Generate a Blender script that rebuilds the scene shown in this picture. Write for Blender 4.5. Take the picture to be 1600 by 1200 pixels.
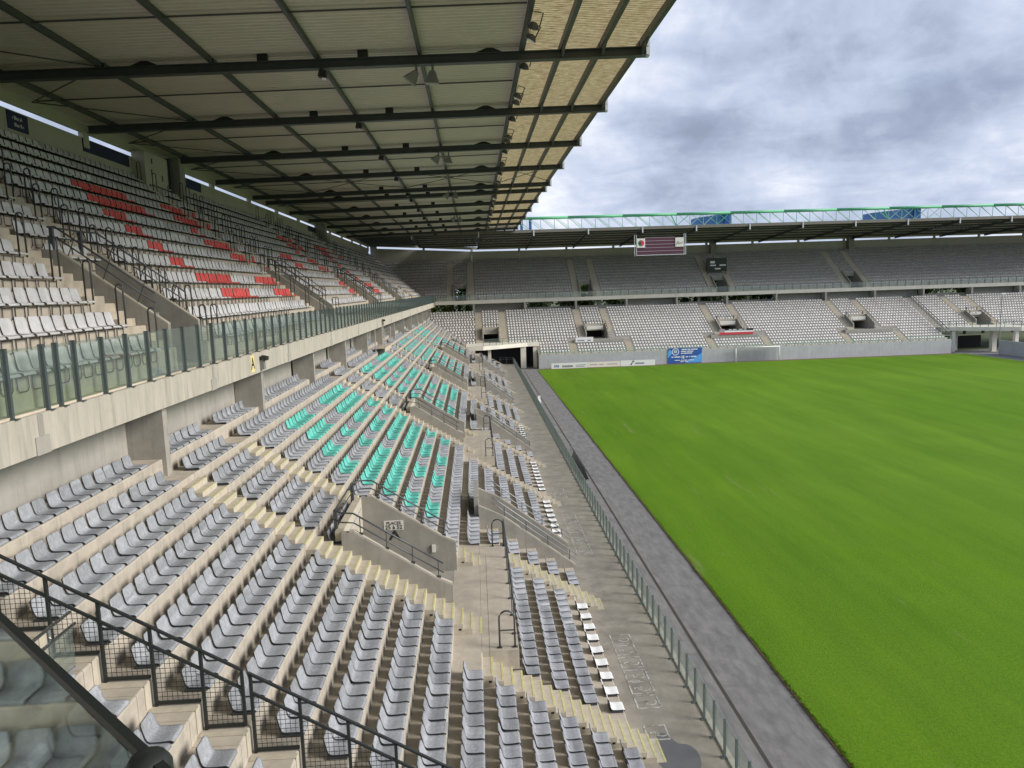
import bpy, math, random
import numpy as np
from mathutils import Matrix, Vector
random.seed(7); np.random.seed(7)
R = math.radians
for o in list(bpy.data.objects): bpy.data.objects.remove(o)
scene = bpy.context.scene
C = scene.collection

# ------------------------------------------------------------------ camera
CAMZ = 13.4
cam_d = bpy.data.cameras.new('camera'); cam = bpy.data.objects.new('camera', cam_d); C.objects.link(cam)
cam_d.sensor_width = 36; cam_d.lens = 1150 / 1600 * 36; cam_d.clip_start = 0.05; cam_d.clip_end = 3000
def _cam():
    f = 1150.; vp = (740 - 800, 452 - 600); roll = .033
    fw = Vector((vp[0], vp[1], f)).normalized()
    p = Vector((vp[0] + 1000, vp[1] - 1000 * roll, f))
    up = fw.cross(p).normalized()
    if up.y > 0: up = -up
    X = fw.cross(up).normalized()
    if X.x < 0: X = -X
    W = Matrix((X, fw, up))                      # world = W @ (image right, image down, forward)
    r = W @ Vector((1, 0, 0)); u = W @ Vector((0, -1, 0)); b = W @ Vector((0, 0, -1))
    M = Matrix((r, u, b)).transposed().to_4x4(); M.translation = (0, 0, CAMZ)
    return M
CAMM = _cam(); cam.matrix_world = CAMM
CINV = CAMM.inverted()
def in_frame(p, mx=1.06):
    q = CINV @ Vector(p)
    if q.z > -.3: return False
    x = q.x / -q.z * 1150 / 800; y = q.y / -q.z * 1150 / 600
    return abs(x) < mx and abs(y) < mx
scene.camera = cam

# ------------------------------------------------------------------ world: overcast sky with broken cloud
SUN_EL, SUN_AZ = 27, 107         # azimuth clockwise from +Y
w = bpy.data.worlds.new('World'); scene.world = w; w.use_nodes = True
nt = w.node_tree; nt.nodes.clear()
def N(t, **kw):
    n = nt.nodes.new(t)
    for k, v in kw.items(): setattr(n, k, v)
    return n
L = lambda a, b: nt.links.new(a, b)
out = N('ShaderNodeOutputWorld'); bg = N('ShaderNodeBackground'); bg.inputs[1].default_value = .1
sky = N('ShaderNodeTexSky', sky_type='NISHITA', sun_disc=False)
sky.sun_elevation = R(SUN_EL); sky.sun_rotation = R(SUN_AZ)
tc = N('ShaderNodeTexCoord'); sep = N('ShaderNodeSeparateXYZ'); L(tc.outputs['Generated'], sep.inputs[0])
def M_(op, a, b=None, c=None):
    n = N('ShaderNodeMath', operation=op)
    for i, v in enumerate((a, b, c)):
        if v is None: continue
        if isinstance(v, (int, float)): n.inputs[i].default_value = v
        else: L(v, n.inputs[i])
    return n.outputs[0]
zz = M_('ADD', M_('ABSOLUTE', sep.outputs[2]), .20)
cx = M_('DIVIDE', sep.outputs[0], zz); cy = M_('DIVIDE', sep.outputs[1], zz)
cmb = N('ShaderNodeCombineXYZ'); L(cx, cmb.inputs[0]); L(cy, cmb.inputs[1])
def noise(vec, scale, detail, rough, dist=0., off=(0, 0, 0)):
    mp = N('ShaderNodeMapping'); L(vec, mp.inputs[0]); mp.inputs['Location'].default_value = off
    n = N('ShaderNodeTexNoise'); L(mp.outputs[0], n.inputs['Vector'])
    n.inputs['Scale'].default_value = scale; n.inputs['Detail'].default_value = detail
    n.inputs['Roughness'].default_value = rough; n.inputs['Distortion'].default_value = dist
    return n.outputs[0]
def warp(vec, scale, amt, off):
    mp = N('ShaderNodeMapping'); L(vec, mp.inputs[0]); mp.inputs['Location'].default_value = off
    n = N('ShaderNodeTexNoise'); L(mp.outputs[0], n.inputs['Vector']); n.inputs['Scale'].default_value = scale; n.inputs['Detail'].default_value = 3
    sb = N('ShaderNodeVectorMath', operation='SUBTRACT'); L(n.outputs['Color'], sb.inputs[0]); sb.inputs[1].default_value = (.5, .5, .5)
    sc = N('ShaderNodeVectorMath', operation='SCALE'); L(sb.outputs[0], sc.inputs[0]); sc.inputs['Scale'].default_value = amt
    ad = N('ShaderNodeVectorMath', operation='ADD'); L(vec, ad.inputs[0]); L(sc.outputs[0], ad.inputs[1]); return ad.outputs[0]
wv = warp(cmb.outputs[0], 2.2, .4, (5, 2, 0))
n1 = noise(wv, 1.6, 12, .575, .0, (3.2, 1.1, 0))
n2 = noise(cmb.outputs[0], .55, 6, .55, .3, (9.4, 4.3, 2))
wd = warp(tc.outputs['Generated'], 6., .12, (1, 7, 3))
n3 = noise(wd, 5.2, 12, .58, .0, (1.7, 0, .4))
low = N('ShaderNodeMapRange'); L(sep.outputs[2], low.inputs[0]); low.inputs[1].default_value = 0; low.inputs[2].default_value = .24; low.inputs[3].default_value = .055; low.inputs[4].default_value = 0
mixn = M_('ADD', M_('ADD', M_('MULTIPLY', n1, .5), M_('MULTIPLY', n3, .5)), low.outputs[0])
ramp = N('ShaderNodeValToRGB'); L(mixn, ramp.inputs[0])
e = ramp.color_ramp.elements
e[0].position = .35; e[0].color = (1.0, 1.17, 1.6, 1)
e[1].position = .67; e[1].color = (3.5, 3.55, 3.75, 1)
for ps, cl in ((.42, (1.25, 1.46, 1.96)), (.47, (1.56, 1.80, 2.32)), (.515, (1.82, 2.08, 2.62)), (.55, (2.1, 2.32, 2.85)), (.60, (2.6, 2.76, 3.15))):
    x = e.new(ps); x.color = (*cl, 1)
cov = N('ShaderNodeValToRGB'); L(n2, cov.inputs[0])
cov.color_ramp.elements[0].position = .26; cov.color_ramp.elements[0].color = (.7, .7, .7, 1)
cov.color_ramp.elements[1].position = .40; cov.color_ramp.elements[1].color = (1, 1, 1, 1)
mx = N('ShaderNodeMixRGB'); L(cov.outputs[0], mx.inputs[0]); L(sky.outputs[0], mx.inputs[1]); L(ramp.outputs[0], mx.inputs[2])
L(mx.outputs[0], bg.inputs[0]); L(bg.outputs[0], out.inputs[0])

# ------------------------------------------------------------------ sun behind thin cloud
sd = bpy.data.lights.new('sun', 'SUN'); so = bpy.data.objects.new('sun', sd); C.objects.link(so)
sd.energy = 1.5; sd.angle = R(26); sd.color = (1, .95, .87)
az = R(SUN_AZ); el = R(SUN_EL)
sdir = Vector((math.sin(az) * math.cos(el), math.cos(az) * math.cos(el), math.sin(el)))
so.rotation_euler = sdir.to_track_quat('Z', 'Y').to_euler(); so.location = (40, -10, 60)
vs = scene.view_settings
vs.view_transform = 'Standard'; vs.look = 'None'; vs.exposure = 1.65; vs.gamma = 1; vs.use_curve_mapping = False
scene.cycles.max_bounces = 8; scene.cycles.diffuse_bounces = 4; scene.cycles.transparent_max_bounces = 24

# ------------------------------------------------------------------ materials
MATS = {}
def mat(name, col, rough=.7, metal=0., var=.0, vscale=3., col2=None, bump=0., bscale=30., stain=0., stain_col=None,
        stretch=None, cell=0., spec=.5, sscale=.9, slo=.52, shi=.7, drip=0.):
    m = bpy.data.materials.new(name); m.use_nodes = True; t = m.node_tree; b = t.nodes['Principled BSDF']
    b.inputs['Roughness'].default_value = rough; b.inputs['Metallic'].default_value = metal
    b.inputs['Specular IOR Level'].default_value = spec
    l = t.links.new
    geo = t.nodes.new('ShaderNodeNewGeometry'); vec = geo.outputs['Position']
    if stretch:
        mp = t.nodes.new('ShaderNodeMapping'); l(vec, mp.inputs[0]); mp.inputs['Scale'].default_value = stretch; svec = mp.outputs[0]
    else: svec = vec
    base = t.nodes.new('ShaderNodeRGB'); base.outputs[0].default_value = (*col, 1); cur = base.outputs[0]
    if var > 0 or col2:
        n = t.nodes.new('ShaderNodeTexNoise'); l(svec, n.inputs['Vector']); n.inputs['Scale'].default_value = vscale
        n.inputs['Detail'].default_value = 6; n.inputs['Roughness'].default_value = .62
        rp = t.nodes.new('ShaderNodeValToRGB'); l(n.outputs[0], rp.inputs[0])
        c2 = col2 or tuple(c * (1 - var) for c in col)
        rp.color_ramp.elements[0].position = .36; rp.color_ramp.elements[0].color = (*c2, 1)
        rp.color_ramp.elements[1].position = .66; rp.color_ramp.elements[1].color = (*col, 1)
        cur = rp.outputs[0]
    if stain > 0:
        n = t.nodes.new('ShaderNodeTexNoise'); l(vec, n.inputs['Vector']); n.inputs['Scale'].default_value = sscale
        n.inputs['Detail'].default_value = 9; n.inputs['Roughness'].default_value = .7; n.inputs['Distortion'].default_value = .6
        rp = t.nodes.new('ShaderNodeValToRGB'); l(n.outputs[0], rp.inputs[0])
        rp.color_ramp.elements[0].position = slo; rp.color_ramp.elements[0].color = (0, 0, 0, 1)
        rp.color_ramp.elements[1].position = shi; rp.color_ramp.elements[1].color = (stain, stain, stain, 1)
        mxx = t.nodes.new('ShaderNodeMixRGB'); l(rp.outputs[0], mxx.inputs[0]); l(cur, mxx.inputs[1])
        mxx.inputs[2].default_value = (*(stain_col or tuple(c * .45 for c in col)), 1); cur = mxx.outputs[0]
    if drip > 0:      # rain streaks, on upright faces only
        mp = t.nodes.new('ShaderNodeMapping'); l(vec, mp.inputs[0]); mp.inputs['Scale'].default_value = (5.5, 5.5, .45)
        n = t.nodes.new('ShaderNodeTexNoise'); l(mp.outputs[0], n.inputs['Vector']); n.inputs['Scale'].default_value = 1.; n.inputs['Detail'].default_value = 6; n.inputs['Roughness'].default_value = .65
        rp = t.nodes.new('ShaderNodeValToRGB'); l(n.outputs[0], rp.inputs[0]); rp.color_ramp.elements[0].position = .5; rp.color_ramp.elements[0].color = (0, 0, 0, 1); rp.color_ramp.elements[1].position = .72; rp.color_ramp.elements[1].color = (drip, drip, drip, 1)
        sz = t.nodes.new('ShaderNodeSeparateXYZ'); l(geo.outputs['True Normal'], sz.inputs[0])
        ab = t.nodes.new('ShaderNodeMath'); ab.operation = 'ABSOLUTE'; l(sz.outputs[2], ab.inputs[0])
        inv = t.nodes.new('ShaderNodeMath'); inv.operation = 'SUBTRACT'; inv.inputs[0].default_value = 1; l(ab.outputs[0], inv.inputs[1]); inv.use_clamp = True
        mu = t.nodes.new('ShaderNodeMath'); mu.operation = 'MULTIPLY'; l(rp.outputs[0], mu.inputs[0]); l(inv.outputs[0], mu.inputs[1])
        mxx = t.nodes.new('ShaderNodeMixRGB'); l(mu.outputs[0], mxx.inputs[0]); l(cur, mxx.inputs[1]); mxx.inputs[2].default_value = (*[c * .42 for c in col], 1); cur = mxx.outputs[0]
    if cell > 0:      # piece-to-piece variation, one value per half metre
        sn = t.nodes.new('ShaderNodeVectorMath'); sn.operation = 'SNAP'; l(vec, sn.inputs[0]); sn.inputs[1].default_value = (.5, .5, .4)
        wn = t.nodes.new('ShaderNodeTexWhiteNoise'); l(sn.outputs[0], wn.inputs['Vector'])
        mr = t.nodes.new('ShaderNodeMapRange'); l(wn.outputs['Value'], mr.inputs[0]); mr.inputs[3].default_value = 1 - cell; mr.inputs[4].default_value = 1 + cell
        mm = t.nodes.new('ShaderNodeVectorMath'); mm.operation = 'SCALE'; l(cur, mm.inputs[0]); l(mr.outputs[0], mm.inputs['Scale']); cur = mm.outputs[0]
    l(cur, b.inputs['Base Color'])
    if bump > 0:
        n = t.nodes.new('ShaderNodeTexNoise'); l(svec, n.inputs['Vector']); n.inputs['Scale'].default_value = bscale; n.inputs['Detail'].default_value = 5
        bp = t.nodes.new('ShaderNodeBump'); l(n.outputs[0], bp.inputs['Height']); bp.inputs['Strength'].default_value = bump; bp.inputs['Distance'].default_value = .02
        l(bp.outputs[0], b.inputs['Normal'])
    MATS[name] = m
    return m
mat('tread', (.49, .44, .37), .85, drip=.5, var=.2, vscale=2.6, bump=.25, bscale=40, stain=.55, stain_col=(.27, .235, .195), sscale=1.4, slo=.5, shi=.78)
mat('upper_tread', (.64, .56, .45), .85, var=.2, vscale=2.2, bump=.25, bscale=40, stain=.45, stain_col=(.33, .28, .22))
mat('concrete_grey', (.34, .32, .285), .85, drip=.3, var=.2, vscale=1.6, bump=.3, bscale=35, stain=.4, stain_col=(.24, .22, .19))
mat('concrete_pale', (.47, .435, .375), .85, drip=.55, var=.16, vscale=1.3, bump=.25, bscale=35, stain=.5, stain_col=(.36, .325, .27), stretch=(1, 2.6, .45), sscale=1.5)
mat('concrete_lit', (.74, .70, .62), .85, var=.12, vscale=.6, stain=.3, stain_col=(.55, .52, .46))  # concrete_pale brightened in colour, making up for missing sun on the end stand
mat('concrete_panel', (.37, .352, .315), .85, drip=.35, var=.14, vscale=1.2, bump=.3, bscale=30, stain=.5, stain_col=(.31, .295, .265), sscale=1.8)
mat('wall_olive', (.50, .46, .40), .85, var=.1, vscale=.8, stain=.3, stain_col=(.40, .36, .31))
mat('step_cream', (.51, .46, .37), .85, var=.18, vscale=4, bump=.2, bscale=50, stain=.5, stain_col=(.33, .29, .235), sscale=2)
mat('yellow_paint', (.62, .60, .27), .7, var=.25, vscale=9, stain=.9, stain_col=(.62, .54, .37), sscale=5, slo=.5, shi=.66)
mat('walkway', (.36, .33, .285), .9, var=.3, vscale=1.2, col2=(.27, .245, .21), bump=.35, bscale=55, stain=.6, stain_col=(.17, .155, .135), sscale=.9, slo=.5, shi=.68)
mat('asphalt', (.225, .22, .218), .92, col2=(.15, .147, .147), vscale=1.6, bump=.4, bscale=60, stain=.5, stain_col=(.11, .107, .107), stretch=(2., .5, 1), sscale=1.4, slo=.5, shi=.66)
mat('wet_patch', (.14, .135, .135), .3, var=.15, vscale=2)
mat('groove', (.055, .048, .046), .8, var=.3, vscale=4)
mat('white_mark', (.66, .65, .62), .8, var=.3, vscale=9, stain=1., stain_col=(.27, .245, .205), sscale=5, slo=.46, shi=.56)
mat('seat_grey', (.315, .328, .358), .62, var=.36, vscale=4, stain=.4, stain_col=(.46, .475, .505), stretch=(7, 9, 1.6), sscale=7, cell=.2)
mat('seat_upper', (.68, .67, .68), .6, var=.14, vscale=5, cell=.10)
mat('seat_end', (.52, .51, .495), .65, var=.2, vscale=2, cell=.12)
mat('seat_red', (.78, .105, .095), .55, var=.14, vscale=4, cell=.14)
mat('seat_teal', (.115, .49, .42), .6, var=.22, vscale=5, cell=.2)
mat('seat_white', (.76, .765, .77), .5, var=.08, vscale=5)
mat('seat_side', (.42, .415, .405), .6)
mat('end_tread', (.40, .375, .34), .9, var=.2, vscale=1.5)
mat('seat_edge', (.045, .048, .055), .6)
mat('rail_steel', (.075, .082, .09), .45, metal=.4)
mat('post_grey', (.085, .105, .11), .5, metal=.3)
mat('fence_post', (.17, .20, .195), .5, metal=.3)
mat('galv', (.30, .32, .34), .5, metal=.5, var=.15, vscale=6)
mat('chrome', (.7, .72, .72), .18, metal=1.)
mat('black_frame', (.016, .02, .019), .5)
mat('deck', (.68, .60, .545), .6, var=.08, vscale=.5, metal=0., stain=.2, stain_col=(.55, .485, .43))
mat('rafter', (.072, .080, .085), .5, var=.2, vscale=2)
mat('tip_plate', (.55, .57, .58), .5)
mat('lamp_body', (.09, .095, .10), .5)
mat('lamp_glass', (.75, .78, .78), .12, metal=.8)
mat('horn_rim', (.36, .36, .34), .5)
mat('horn_grey', (.20, .20, .19), .5)
mat('sign_white', (.72, .70, .64), .6, var=.1)
mat('ink', (.02, .02, .02), .7)
mat('sign_navy', (.015, .02, .075), .5)
mat('white_text', (.78, .78, .8), .6)
mat('banner_blue', (.025, .11, .42), .5, var=.1)
mat('banner_sky', (.10, .38, .80), .5)
mat('panel_blue', (.05, .17, .42), .6, var=.2, vscale=.6)
mat('truss_green', (.10, .40, .21), .5)
mat('truss_pale', (.26, .47, .36), .5)
mat('maroon', (.085, .022, .045), .6, var=.1)
mat('stripe', (.36, .29, .34), .5)
mat('green_logo', (.03, .17, .075), .6)
mat('red_logo', (.60, .04, .06), .6)
mat('end_wall', (.47, .475, .50), .8, drip=.35, var=.1, vscale=.6, stain=.3, stain_col=(.38, .38, .40))
mat('white_gloss', (.8, .8, .79), .4)
mat('fascia', (.17, .155, .13), .5)
mat('dark_inner', (.05, .05, .05), .9)  # near-black, paints the shade deep inside openings
mat('olive_ground', (.10, .13, .05), .95, var=.3, vscale=.2)
mat('soil', (.16, .09, .06), .95, var=.3, vscale=3)
mat('bark', (.09, .07, .05), .9, var=.3, vscale=6)
mat('leaf', (.085, .15, .03), .6, var=.5, vscale=.8)
mat('leaf_pale', (.17, .22, .045), .6, var=.5, vscale=.8)
mat('cloth_tan', (.52, .44, .36), .8, var=.1)
mat('yellow_plate', (.78, .66, .25), .7, var=.1)
mat('pale_pink', (.80, .72, .66), .6)

def glass_mat(name, tint, gl=.10, dirt=.0):
    m = bpy.data.materials.new(name); m.use_nodes = True; t = m.node_tree; t.nodes.clear(); l = t.links.new
    o = t.nodes.new('ShaderNodeOutputMaterial'); a = t.nodes.new('ShaderNodeBsdfTransparent'); a.inputs[0].default_value = (*tint, 1)
    g = t.nodes.new('ShaderNodeBsdfGlossy'); g.inputs['Roughness'].default_value = .03; g.inputs[0].default_value = (.9, 1, .97, 1)
    fr = t.nodes.new('ShaderNodeLayerWeight'); fr.inputs[0].default_value = .5
    pw = t.nodes.new('ShaderNodeMath'); pw.operation = 'POWER'; l(fr.outputs['Facing'], pw.inputs[0]); pw.inputs[1].default_value = 5
    mul = t.nodes.new('ShaderNodeMath'); mul.operation = 'MULTIPLY_ADD'; l(pw.outputs[0], mul.inputs[0]); mul.inputs[1].default_value = .8; mul.inputs[2].default_value = .03 + gl
    d = t.nodes.new('ShaderNodeBsdfDiffuse'); d.inputs[0].default_value = (.50, .56, .53, 1)
    m1 = t.nodes.new('ShaderNodeMixShader'); m1.inputs[0].default_value = dirt; l(a.outputs[0], m1.inputs[1]); l(d.outputs[0], m1.inputs[2])
    m2 = t.nodes.new('ShaderNodeMixShader'); l(mul.outputs[0], m2.inputs[0]); l(m1.outputs[0], m2.inputs[1]); l(g.outputs[0], m2.inputs[2])
    l(m2.outputs[0], o.inputs[0]); MATS[name] = m
glass_mat('glass', (.80, .845, .825), .02, .07)
glass_mat('glass_clear', (.96, .98, .97), .0, .07)
glass_mat('glass_smoke', (.34, .375, .35), .0, .0)

def translucent():
    m = bpy.data.materials.new('translucent_sheet'); m.use_nodes = True; t = m.node_tree; t.nodes.clear(); l = t.links.new
    o = t.nodes.new('ShaderNodeOutputMaterial'); d = t.nodes.new('ShaderNodeBsdfDiffuse'); tr = t.nodes.new('ShaderNodeBsdfTranslucent')
    geo = t.nodes.new('ShaderNodeNewGeometry'); mp = t.nodes.new('ShaderNodeMapping'); l(geo.outputs['Position'], mp.inputs[0]); mp.inputs['Scale'].default_value = (.9, 5.5, 1)
    n = t.nodes.new('ShaderNodeTexNoise'); l(mp.outputs[0], n.inputs['Vector']); n.inputs['Scale'].default_value = 2.8; n.inputs['Detail'].default_value = 7; n.inputs['Roughness'].default_value = .72
    rp = t.nodes.new('ShaderNodeValToRGB'); l(n.outputs[0], rp.inputs[0]); rp.color_ramp.elements[0].position = .34; rp.color_ramp.elements[0].color = (.32, .235, .105, 1)
    rp.color_ramp.elements[1].position = .66; rp.color_ramp.elements[1].color = (.76, .645, .38, 1)
    l(rp.outputs[0], d.inputs[0]); l(rp.outputs[0], tr.inputs[0])
    mxs = t.nodes.new('ShaderNodeMixShader'); mxs.inputs[0].default_value = .72; l(d.outputs[0], mxs.inputs[1]); l(tr.outputs[0], mxs.inputs[2]); l(mxs.outputs[0], o.inputs[0])
    MATS['translucent_sheet'] = m
translucent()

def grass_mat():
    m = bpy.data.materials.new('turf'); m.use_nodes = True; t = m.node_tree; b = t.nodes['Principled BSDF']; l = t.links.new
    b.inputs['Roughness'].default_value = .9; b.inputs['Specular IOR Level'].default_value = .15
    geo = t.nodes.new('ShaderNodeNewGeometry'); p = geo.outputs['Position']
    def nz(scale, det, sc=None, rg=.6):
        v = p
        if sc:
            mp = t.nodes.new('ShaderNodeMapping'); l(p, mp.inputs[0]); mp.inputs['Scale'].default_value = sc; v = mp.outputs[0]
        n = t.nodes.new('ShaderNodeTexNoise'); l(v, n.inputs['Vector']); n.inputs['Scale'].default_value = scale; n.inputs['Detail'].default_value = det; n.inputs['Roughness'].default_value = rg
        return n.outputs[0]
    def rp(v, p0, c0, p1, c1):
        r = t.nodes.new('ShaderNodeValToRGB'); l(v, r.inputs[0]); e = r.color_ramp.elements
        e[0].position = p0; e[0].color = (*c0, 1); e[1].position = p1; e[1].color = (*c1, 1); return r.outputs[0]
    def mixc(f, a, c, blend='MIX'):
        k = t.nodes.new('ShaderNodeMixRGB'); k.blend_type = blend
        if isinstance(f, float): k.inputs[0].default_value = f
        else: l(f, k.inputs[0])
        l(a, k.inputs[1])
        if isinstance(c, tuple): k.inputs[2].default_value = (*c, 1)
        else: l(c, k.inputs[2])
        return k.outputs[0]
    big = rp(nz(.05, 5), .35, (.096, .208, .0045), .66, (.124, .238, .012))
    st = rp(nz(.5, 7, (.9, .10, 1), .68), .32, (.74, .80, .72), .70, (1.22, 1.15, 1.12))
    c = mixc(.75, big, st, 'MULTIPLY')
    fine = rp(nz(9, 6, None, .75), .3, (.68, .72, .62), .72, (1.26, 1.22, 1.26))
    c = mixc(.8, c, fine, 'MULTIPLY')
    sx = t.nodes.new('ShaderNodeSeparateXYZ'); l(p, sx.inputs[0])
    wob = t.nodes.new('ShaderNodeMath'); wob.operation = 'MULTIPLY_ADD'; l(nz(.2, 3, (.3, .05, 1)), wob.inputs[0]); wob.inputs[1].default_value = 2.2; l(sx.outputs[0], wob.inputs[2])
    ms = t.nodes.new('ShaderNodeMath'); ms.operation = 'MULTIPLY'; l(wob.outputs[0], ms.inputs[0]); ms.inputs[1].default_value = 1.14
    sn = t.nodes.new('ShaderNodeMath'); sn.operation = 'SINE'; l(ms.outputs[0], sn.inputs[0])
    c = mixc(.9, c, rp(sn.outputs[0], 0., (.97, .97, .96), .6, (1.025, 1.025, 1.02)), 'MULTIPLY')
    # worn streaks where the old touch line and the edge run
    worn = rp(nz(.6, 8, (1.4, .16, 1), .7), .60, (0, 0, 0), .74, (.55, .55, .55))
    sepn = t.nodes.new('ShaderNodeSeparateXYZ'); l(p, sepn.inputs[0])
    band = t.nodes.new('ShaderNodeMapRange'); l(sepn.outputs[0], band.inputs[0]); band.interpolation_type = 'SMOOTHSTEP'
    band.inputs[1].default_value = 24; band.inputs[2].default_value = 15; band.inputs[3].default_value = .12; band.inputs[4].default_value = 1
    mulf = t.nodes.new('ShaderNodeMath'); mulf.operation = 'MULTIPLY'; l(worn, mulf.inputs[0]); l(band.outputs[0], mulf.inputs[1])
    c = mixc(mulf.outputs[0], c, (.27, .25, .12))
    l(c, b.inputs['Base Color'])
    bp = t.nodes.new('ShaderNodeBump'); l(nz(16, 5, None, .8), bp.inputs['Height']); bp.inputs['Strength'].default_value = .7; bp.inputs['Distance'].default_value = .06
    l(bp.outputs[0], b.inputs['Normal']); MATS['turf'] = m
grass_mat()

# ------------------------------------------------------------------ mesh builder
class MB:
    def __init__(s): s.v = []; s.f = []; s.m = []
    def face(s, pts, m=0):
        b = len(s.v); s.v += [tuple(p) for p in pts]; s.f.append(tuple(range(b, b + len(pts)))); s.m.append(m); return s
    def box(s, x0, x1, y0, y1, z0, z1, m=0):
        if x0 > x1: x0, x1 = x1, x0
        if y0 > y1: y0, y1 = y1, y0
        if z0 > z1: z0, z1 = z1, z0
        b = len(s.v)
        s.v += [(x0, y0, z0), (x1, y0, z0), (x1, y1, z0), (x0, y1, z0), (x0, y0, z1), (x1, y0, z1), (x1, y1, z1), (x0, y1, z1)]
        for q in ((3, 2, 1, 0), (4, 5, 6, 7), (0, 1, 5, 4), (1, 2, 6, 5), (2, 3, 7, 6), (3, 0, 4, 7)):
            s.f.append(tuple(b + i for i in q)); s.m.append(m)
        return s
    def prism(s, poly, y0, y1, m=0, axis='y'):      # poly in (x,z), counter-clockwise seen from -y; extruded along y
        n = len(poly); b = len(s.v)
        P = (lambda a, c, t: (a, t, c)) if axis == 'y' else ((lambda a, c, t: (t, a, c)) if axis == 'x' else (lambda a, c, t: (a, c, t)))
        s.v += [P(a, c, y0) for a, c in poly] + [P(a, c, y1) for a, c in poly]
        s.f.append(tuple(b + i for i in range(n))); s.m.append(m)
        s.f.append(tuple(b + n + i for i in reversed(range(n)))); s.m.append(m)
        for i in range(n):
            j = (i + 1) % n; s.f.append((b + j, b + i, b + n + i, b + n + j)); s.m.append(m)
        return s
    def tube(s, pts, r, n=6, m=0, closed=False):
        pts = [Vector(p) for p in pts]; rings = []
        for i, p in enumerate(pts):
            if closed: d = pts[(i + 1) % len(pts)] - pts[i - 1]
            else: d = pts[min(i + 1, len(pts) - 1)] - pts[max(i - 1, 0)]
            d.normalize(); a = Vector((0, 0, 1)) if abs(d.z) < .9 else Vector((1, 0, 0))
            u = d.cross(a).normalized(); v = d.cross(u).normalized()
            b = len(s.v); s.v += [tuple(p + u * (r * math.cos(t * 2 * math.pi / n)) + v * (r * math.sin(t * 2 * math.pi / n))) for t in range(n)]; rings.append(b)
        rr = range(len(rings)) if closed else range(len(rings) - 1)
        for i in rr:
            A, B = rings[i], rings[(i + 1) % len(rings)]
            for t in range(n): s.f.append((A + t, A + (t + 1) % n, B + (t + 1) % n, B + t)); s.m.append(m)
        if not closed:
            s.f.append(tuple(rings[0] + t for t in reversed(range(n)))); s.m.append(m)
            s.f.append(tuple(rings[-1] + t for t in range(n))); s.m.append(m)
        return s
    def lathe(s, prof, n=12, m=0, o=(0, 0, 0)):      # prof: (r, z) about the z axis
        rings = []
        for r_, z_ in prof:
            b = len(s.v); s.v += [(o[0] + r_ * math.cos(t * 2 * math.pi / n), o[1] + r_ * math.sin(t * 2 * math.pi / n), o[2] + z_) for t in range(n)]; rings.append(b)
        for A, B in zip(rings, rings[1:]):
            for t in range(n): s.f.append((A + t, A + (t + 1) % n, B + (t + 1) % n, B + t)); s.m.append(m)
        return s
    def mesh(s, name, mats, smooth=False):
        me = bpy.data.meshes.new(name); me.from_pydata(s.v, [], s.f)
        for k in ([mats] if isinstance(mats, str) else mats): me.materials.append(MATS[k])
        me.polygons.foreach_set('material_index', s.m)
        if smooth: me.polygons.foreach_set('use_smooth', [True] * len(s.f))
        me.update(); return me
    def obj(s, name, mats, parent=None, smooth=False, loc=None, rz=0.):
        return link(name, s.mesh(name, mats, smooth), parent, loc, rz)
def link(name, me, parent=None, loc=None, rz=0.):
    o = bpy.data.objects.new(name, me); C.objects.link(o)
    if parent: o.parent = parent
    if loc is not None: o.location = loc
    if rz: o.rotation_euler = (0, 0, rz)
    return o
def tag(o, label, cat, group=None):
    o['label'] = label; o['category'] = cat
    if group: o['group'] = group
    return o
def thing(name, label, cat, group=None, loc=(0, 0, 0), rz=0., rot=None):
    o = bpy.data.objects.new(name, None); C.objects.link(o); o.location = loc; o.rotation_euler = rot if rot else (0, 0, rz); o.empty_display_size = .3
    return tag(o, label, cat, group)
def structure(o): o['kind'] = 'structure'; return o
def stuff(o): o['kind'] = 'stuff'; return o
def text_mesh(txt, size, ext=.002):
    cu = bpy.data.curves.new('t', 'FONT'); cu.body = txt; cu.size = size; cu.extrude = ext; cu.offset = size * .018; cu.align_x = 'CENTER'; cu.align_y = 'CENTER'
    o = bpy.data.objects.new('t', cu); C.objects.link(o)
    bpy.context.view_layer.update()
    me = bpy.data.meshes.new_from_object(o.evaluated_get(bpy.context.evaluated_depsgraph_get()))
    bpy.data.objects.remove(o); bpy.data.curves.remove(cu); return me
def text(name, txt, size, mt, parent, loc, normal, sx=1.):
    me = text_mesh(txt, size); me.materials.clear(); me.materials.append(MATS[mt])
    n = Vector(normal).normalized(); up = Vector((0, 0, 1)); r = up.cross(n).normalized(); u = n.cross(r)
    o = link(name, me, parent); M = Matrix((r * sx, u, n)).transposed().to_4x4(); M.translation = loc; o.matrix_local = M
    return o

# ------------------------------------------------------------------ ground sheets
def sheet(name, x0, x1, y0, y1, z, m, nx=1, ny=1):
    b = MB()
    b.face([(x0, y0, z), (x1, y0, z), (x1, y1, z), (x0, y1, z)]); return structure(b.obj(name, m))
sheet('ground', -900, 900, -700, 1200, -.06, 'olive_ground')
sheet('asphalt_track', 6.2, 90, -30, 125, -.02, 'asphalt')
sheet('pitch', 9.92, 82, -20, 119.2, 0.012, 'turf')
sheet('drain_channel', 7.66, 7.77, -30, 119, -.012, 'groove')
sheet('soil_strip', 10.3, 81, 119.2, 120.6, .0, 'soil')
structure(MB().box(9.84, 9.95, -20, 119.2, -.05, .008).obj('turf_edge', 'soil'))
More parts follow.
